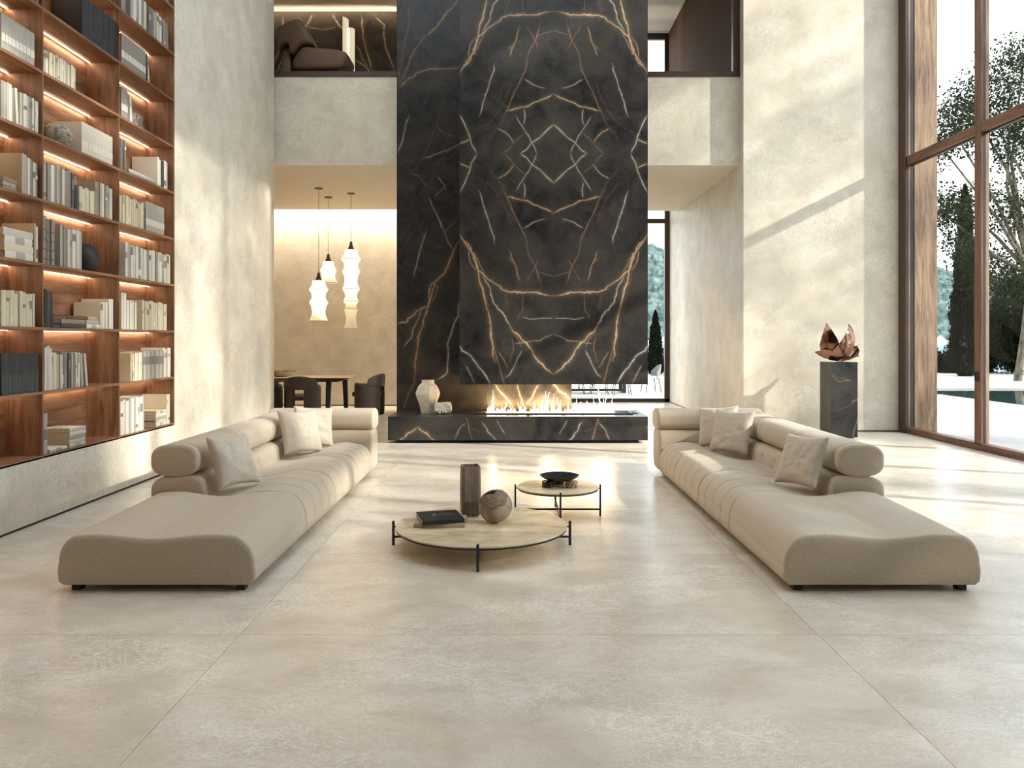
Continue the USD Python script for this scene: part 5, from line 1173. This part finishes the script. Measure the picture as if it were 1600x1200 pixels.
def cypress(label, x, D, ytop, wpx, seed, n=9000, base=-.34, ls=.22):
    rng = np.random.default_rng(seed); s = D / 1200
    X, zt = px(x, D), pz(ytop, D)
    t = thing('cypress', label, 'cypress tree', (X, D, base))
    q = rng.uniform(0, 1, n) ** .8; prof = np.minimum(1, (q * 9)) ** .5 * (1 - q) ** .55 * 1.05
    lump = .75 + .5 * meshkit.noise(np.stack([np.cos(rng.uniform(0, 6.28, n)) * 2, q * 12, q * 0], 1), seed)
    a = rng.uniform(0, 2 * np.pi, n); r = wpx / 2 * s * prof * lump * rng.uniform(.55, 1.05, n)
    P = np.stack([X + r * np.cos(a), D + r * np.sin(a), base + .15 + q * (zt - base - .15)], 1)
    part(t, 'trunk', tube([(X, D, base), (X, D, base + (zt - base) * .5), (X, D, zt - .1)], [.09, .06, .015], 8), BARK, smooth=True)
    part(t, 'foliage', leaves(P, ls, rng, 3.0, .35), LEAF_DARK, kind='stuff')
cypress('tall dark cypress beyond the pool seen left of the window mullion', 1508, 34, 290, 44, 21, 12000)
cypress('dark cypress seen through the passage window', 1024, 36, 486, 26, 22, 6000, ls=.14)
bushy('shrub', 'low dark hedge shrub behind the outdoor chair', 1034, 38, 545, 24, 36, 3000, .1, LEAF_DARK, 10)
bushy('shrub', 'low dark hedge shrub behind the fireplace side of the passage window', 1000, 38, 540, 50, 40, 3000, .1, LEAF_DARK, 12)
# shade trees added on the sunny side: out of the picture, they throw the dappled shade the picture shows
SH = [((12.0, -0.9, 11.5), 2.4, 14000, .26, 'added broad dense shade tree close to the glazing, nearest the room'),
      ((12.8, -4.8, 11.0), 2.6, 9000, .26, 'added dense shade tree behind the viewer on the sunny side'),
      ((17.5, -0.3, 13.5), 1.6, 2800, .2, 'added airy shade tree between the dense ones and the pool'),
      ((19.0, 8.1, 13.5), 1.5, 5200, .2, 'added slender airy shade tree at the near end of the pool'),
      ((17.5, 3.0, 15.5), 2.0, 4200, .2, 'added tall umbrella-crowned pine shading from beyond the other trees'),
      ((15.0, 3.9, 5.2), 1.0, 500, .18, 'added small airy shade tree on the terrace in front of the glazing')]
for k, ((X, D, Ht), sp, n, ls, lb) in enumerate(SH):
    rg = np.random.default_rng(100 + k)
    Bk = [((X + rg.uniform(-.4, .4) * sp, D + rg.uniform(-1, 1) * sp, z), (1.0 + .2 * sp, 1.0 + .35 * sp, .9), 1.0) for z in np.linspace(Ht * (.22 if Ht < 15 else .70), Ht, 11)]
    tree('added_shade_tree', lb, (X, D, -.031), Bk, n, ls, LEAF_OLIVE, 200 + k, .13, clump=.42)

# outdoor dining set behind the fireplace
OD = 23.2
ot = thing('outdoor_table', 'long outdoor table on a black sled frame seen beneath the floating panel', 'table', (2.6, OD + .5, -.03))
part(ot, 'tabletop', box(.2, 3.55, OD, OD + 1.0, .70, .73, .004), plain('outdoor_top', srgb(190, 184, 174), 0.5))
for x in (.4, 3.42):
    part(ot, 'sled_leg', [box(x - .05, x + .05, OD + .05, OD + .15, -.0295, .70), box(x - .05, x + .05, OD + .85, OD + .95, -.0295, .70), box(x - .05, x + .05, OD + .15, OD + .85, -.0295, .04)], BLACK_METAL)
part(ot, 'stretcher', box(.45, 3.37, OD + .07, OD + .13, .03, .09), BLACK_METAL)
MESHY = plain('woven_grey', srgb(120, 120, 118), 0.7); SEATW = plain('outdoor_cushion', srgb(216, 212, 204), 0.8)
def out_chair(x, y, face, label):
    t = thing('outdoor_chair', label, 'chair', (x, y, -.03), group='outdoor chairs around the terrace table')
    M = trimesh.transformations.rotation_matrix(math.radians(face), [0, 0, 1]); M[:3, 3] = (x, y, -.0295)
    def put(nm, m, mt, sm=False):
        m = V(m).copy(); m.apply_transform(M); part(t, nm, m, mt, smooth=sm)
    for sx_ in (-1, 1):
        for sy_ in (-1, 1): put('leg', tube([(sx_ * .25, sy_ * .24, 0), (sx_ * .2, sy_ * .18, .42)], .011, 7), BLACK_METAL)
    R = []
    for a in np.radians(np.linspace(200, 340, 22)):
        q = (math.degrees(a) - 270) / 70
        z0, z1 = .42, .86 - .22 * q * q
        R.append([(r * math.cos(a) * (1 + .1 * (z - .42)), r * math.sin(a) * (1 + .25 * (z - .42)), z) for r, z in ((.25, z0), (.27, z0), (.29, z1), (.27, z1))])
    m = loft(np.array(R));
    if m.volume < 0: m.invert()
    put('back_shell', m, MESHY, 40)
    put('seat', soft(box(-.24, .24, -.22, .24, .40, .47), .06, 4), SEATW, 40)
for x, y, f, lb in [(1.92, OD - .25, 0, 'outdoor chair nearest the burning fire, near side of the terrace table'), (2.62, OD - .2, 0, 'middle outdoor chair on the near side of the terrace table'), (3.0 + .25, OD - .55, 0, 'outdoor chair by the sled leg on the near side of the terrace table'),
                    (2.4, OD + 1.35, 180, 'outdoor chair on the far side of the terrace table'), (4.28, OD + .35, 100, 'outdoor chair with grey woven back at the end of the terrace table')]:
    out_chair(x, y, f, lb)
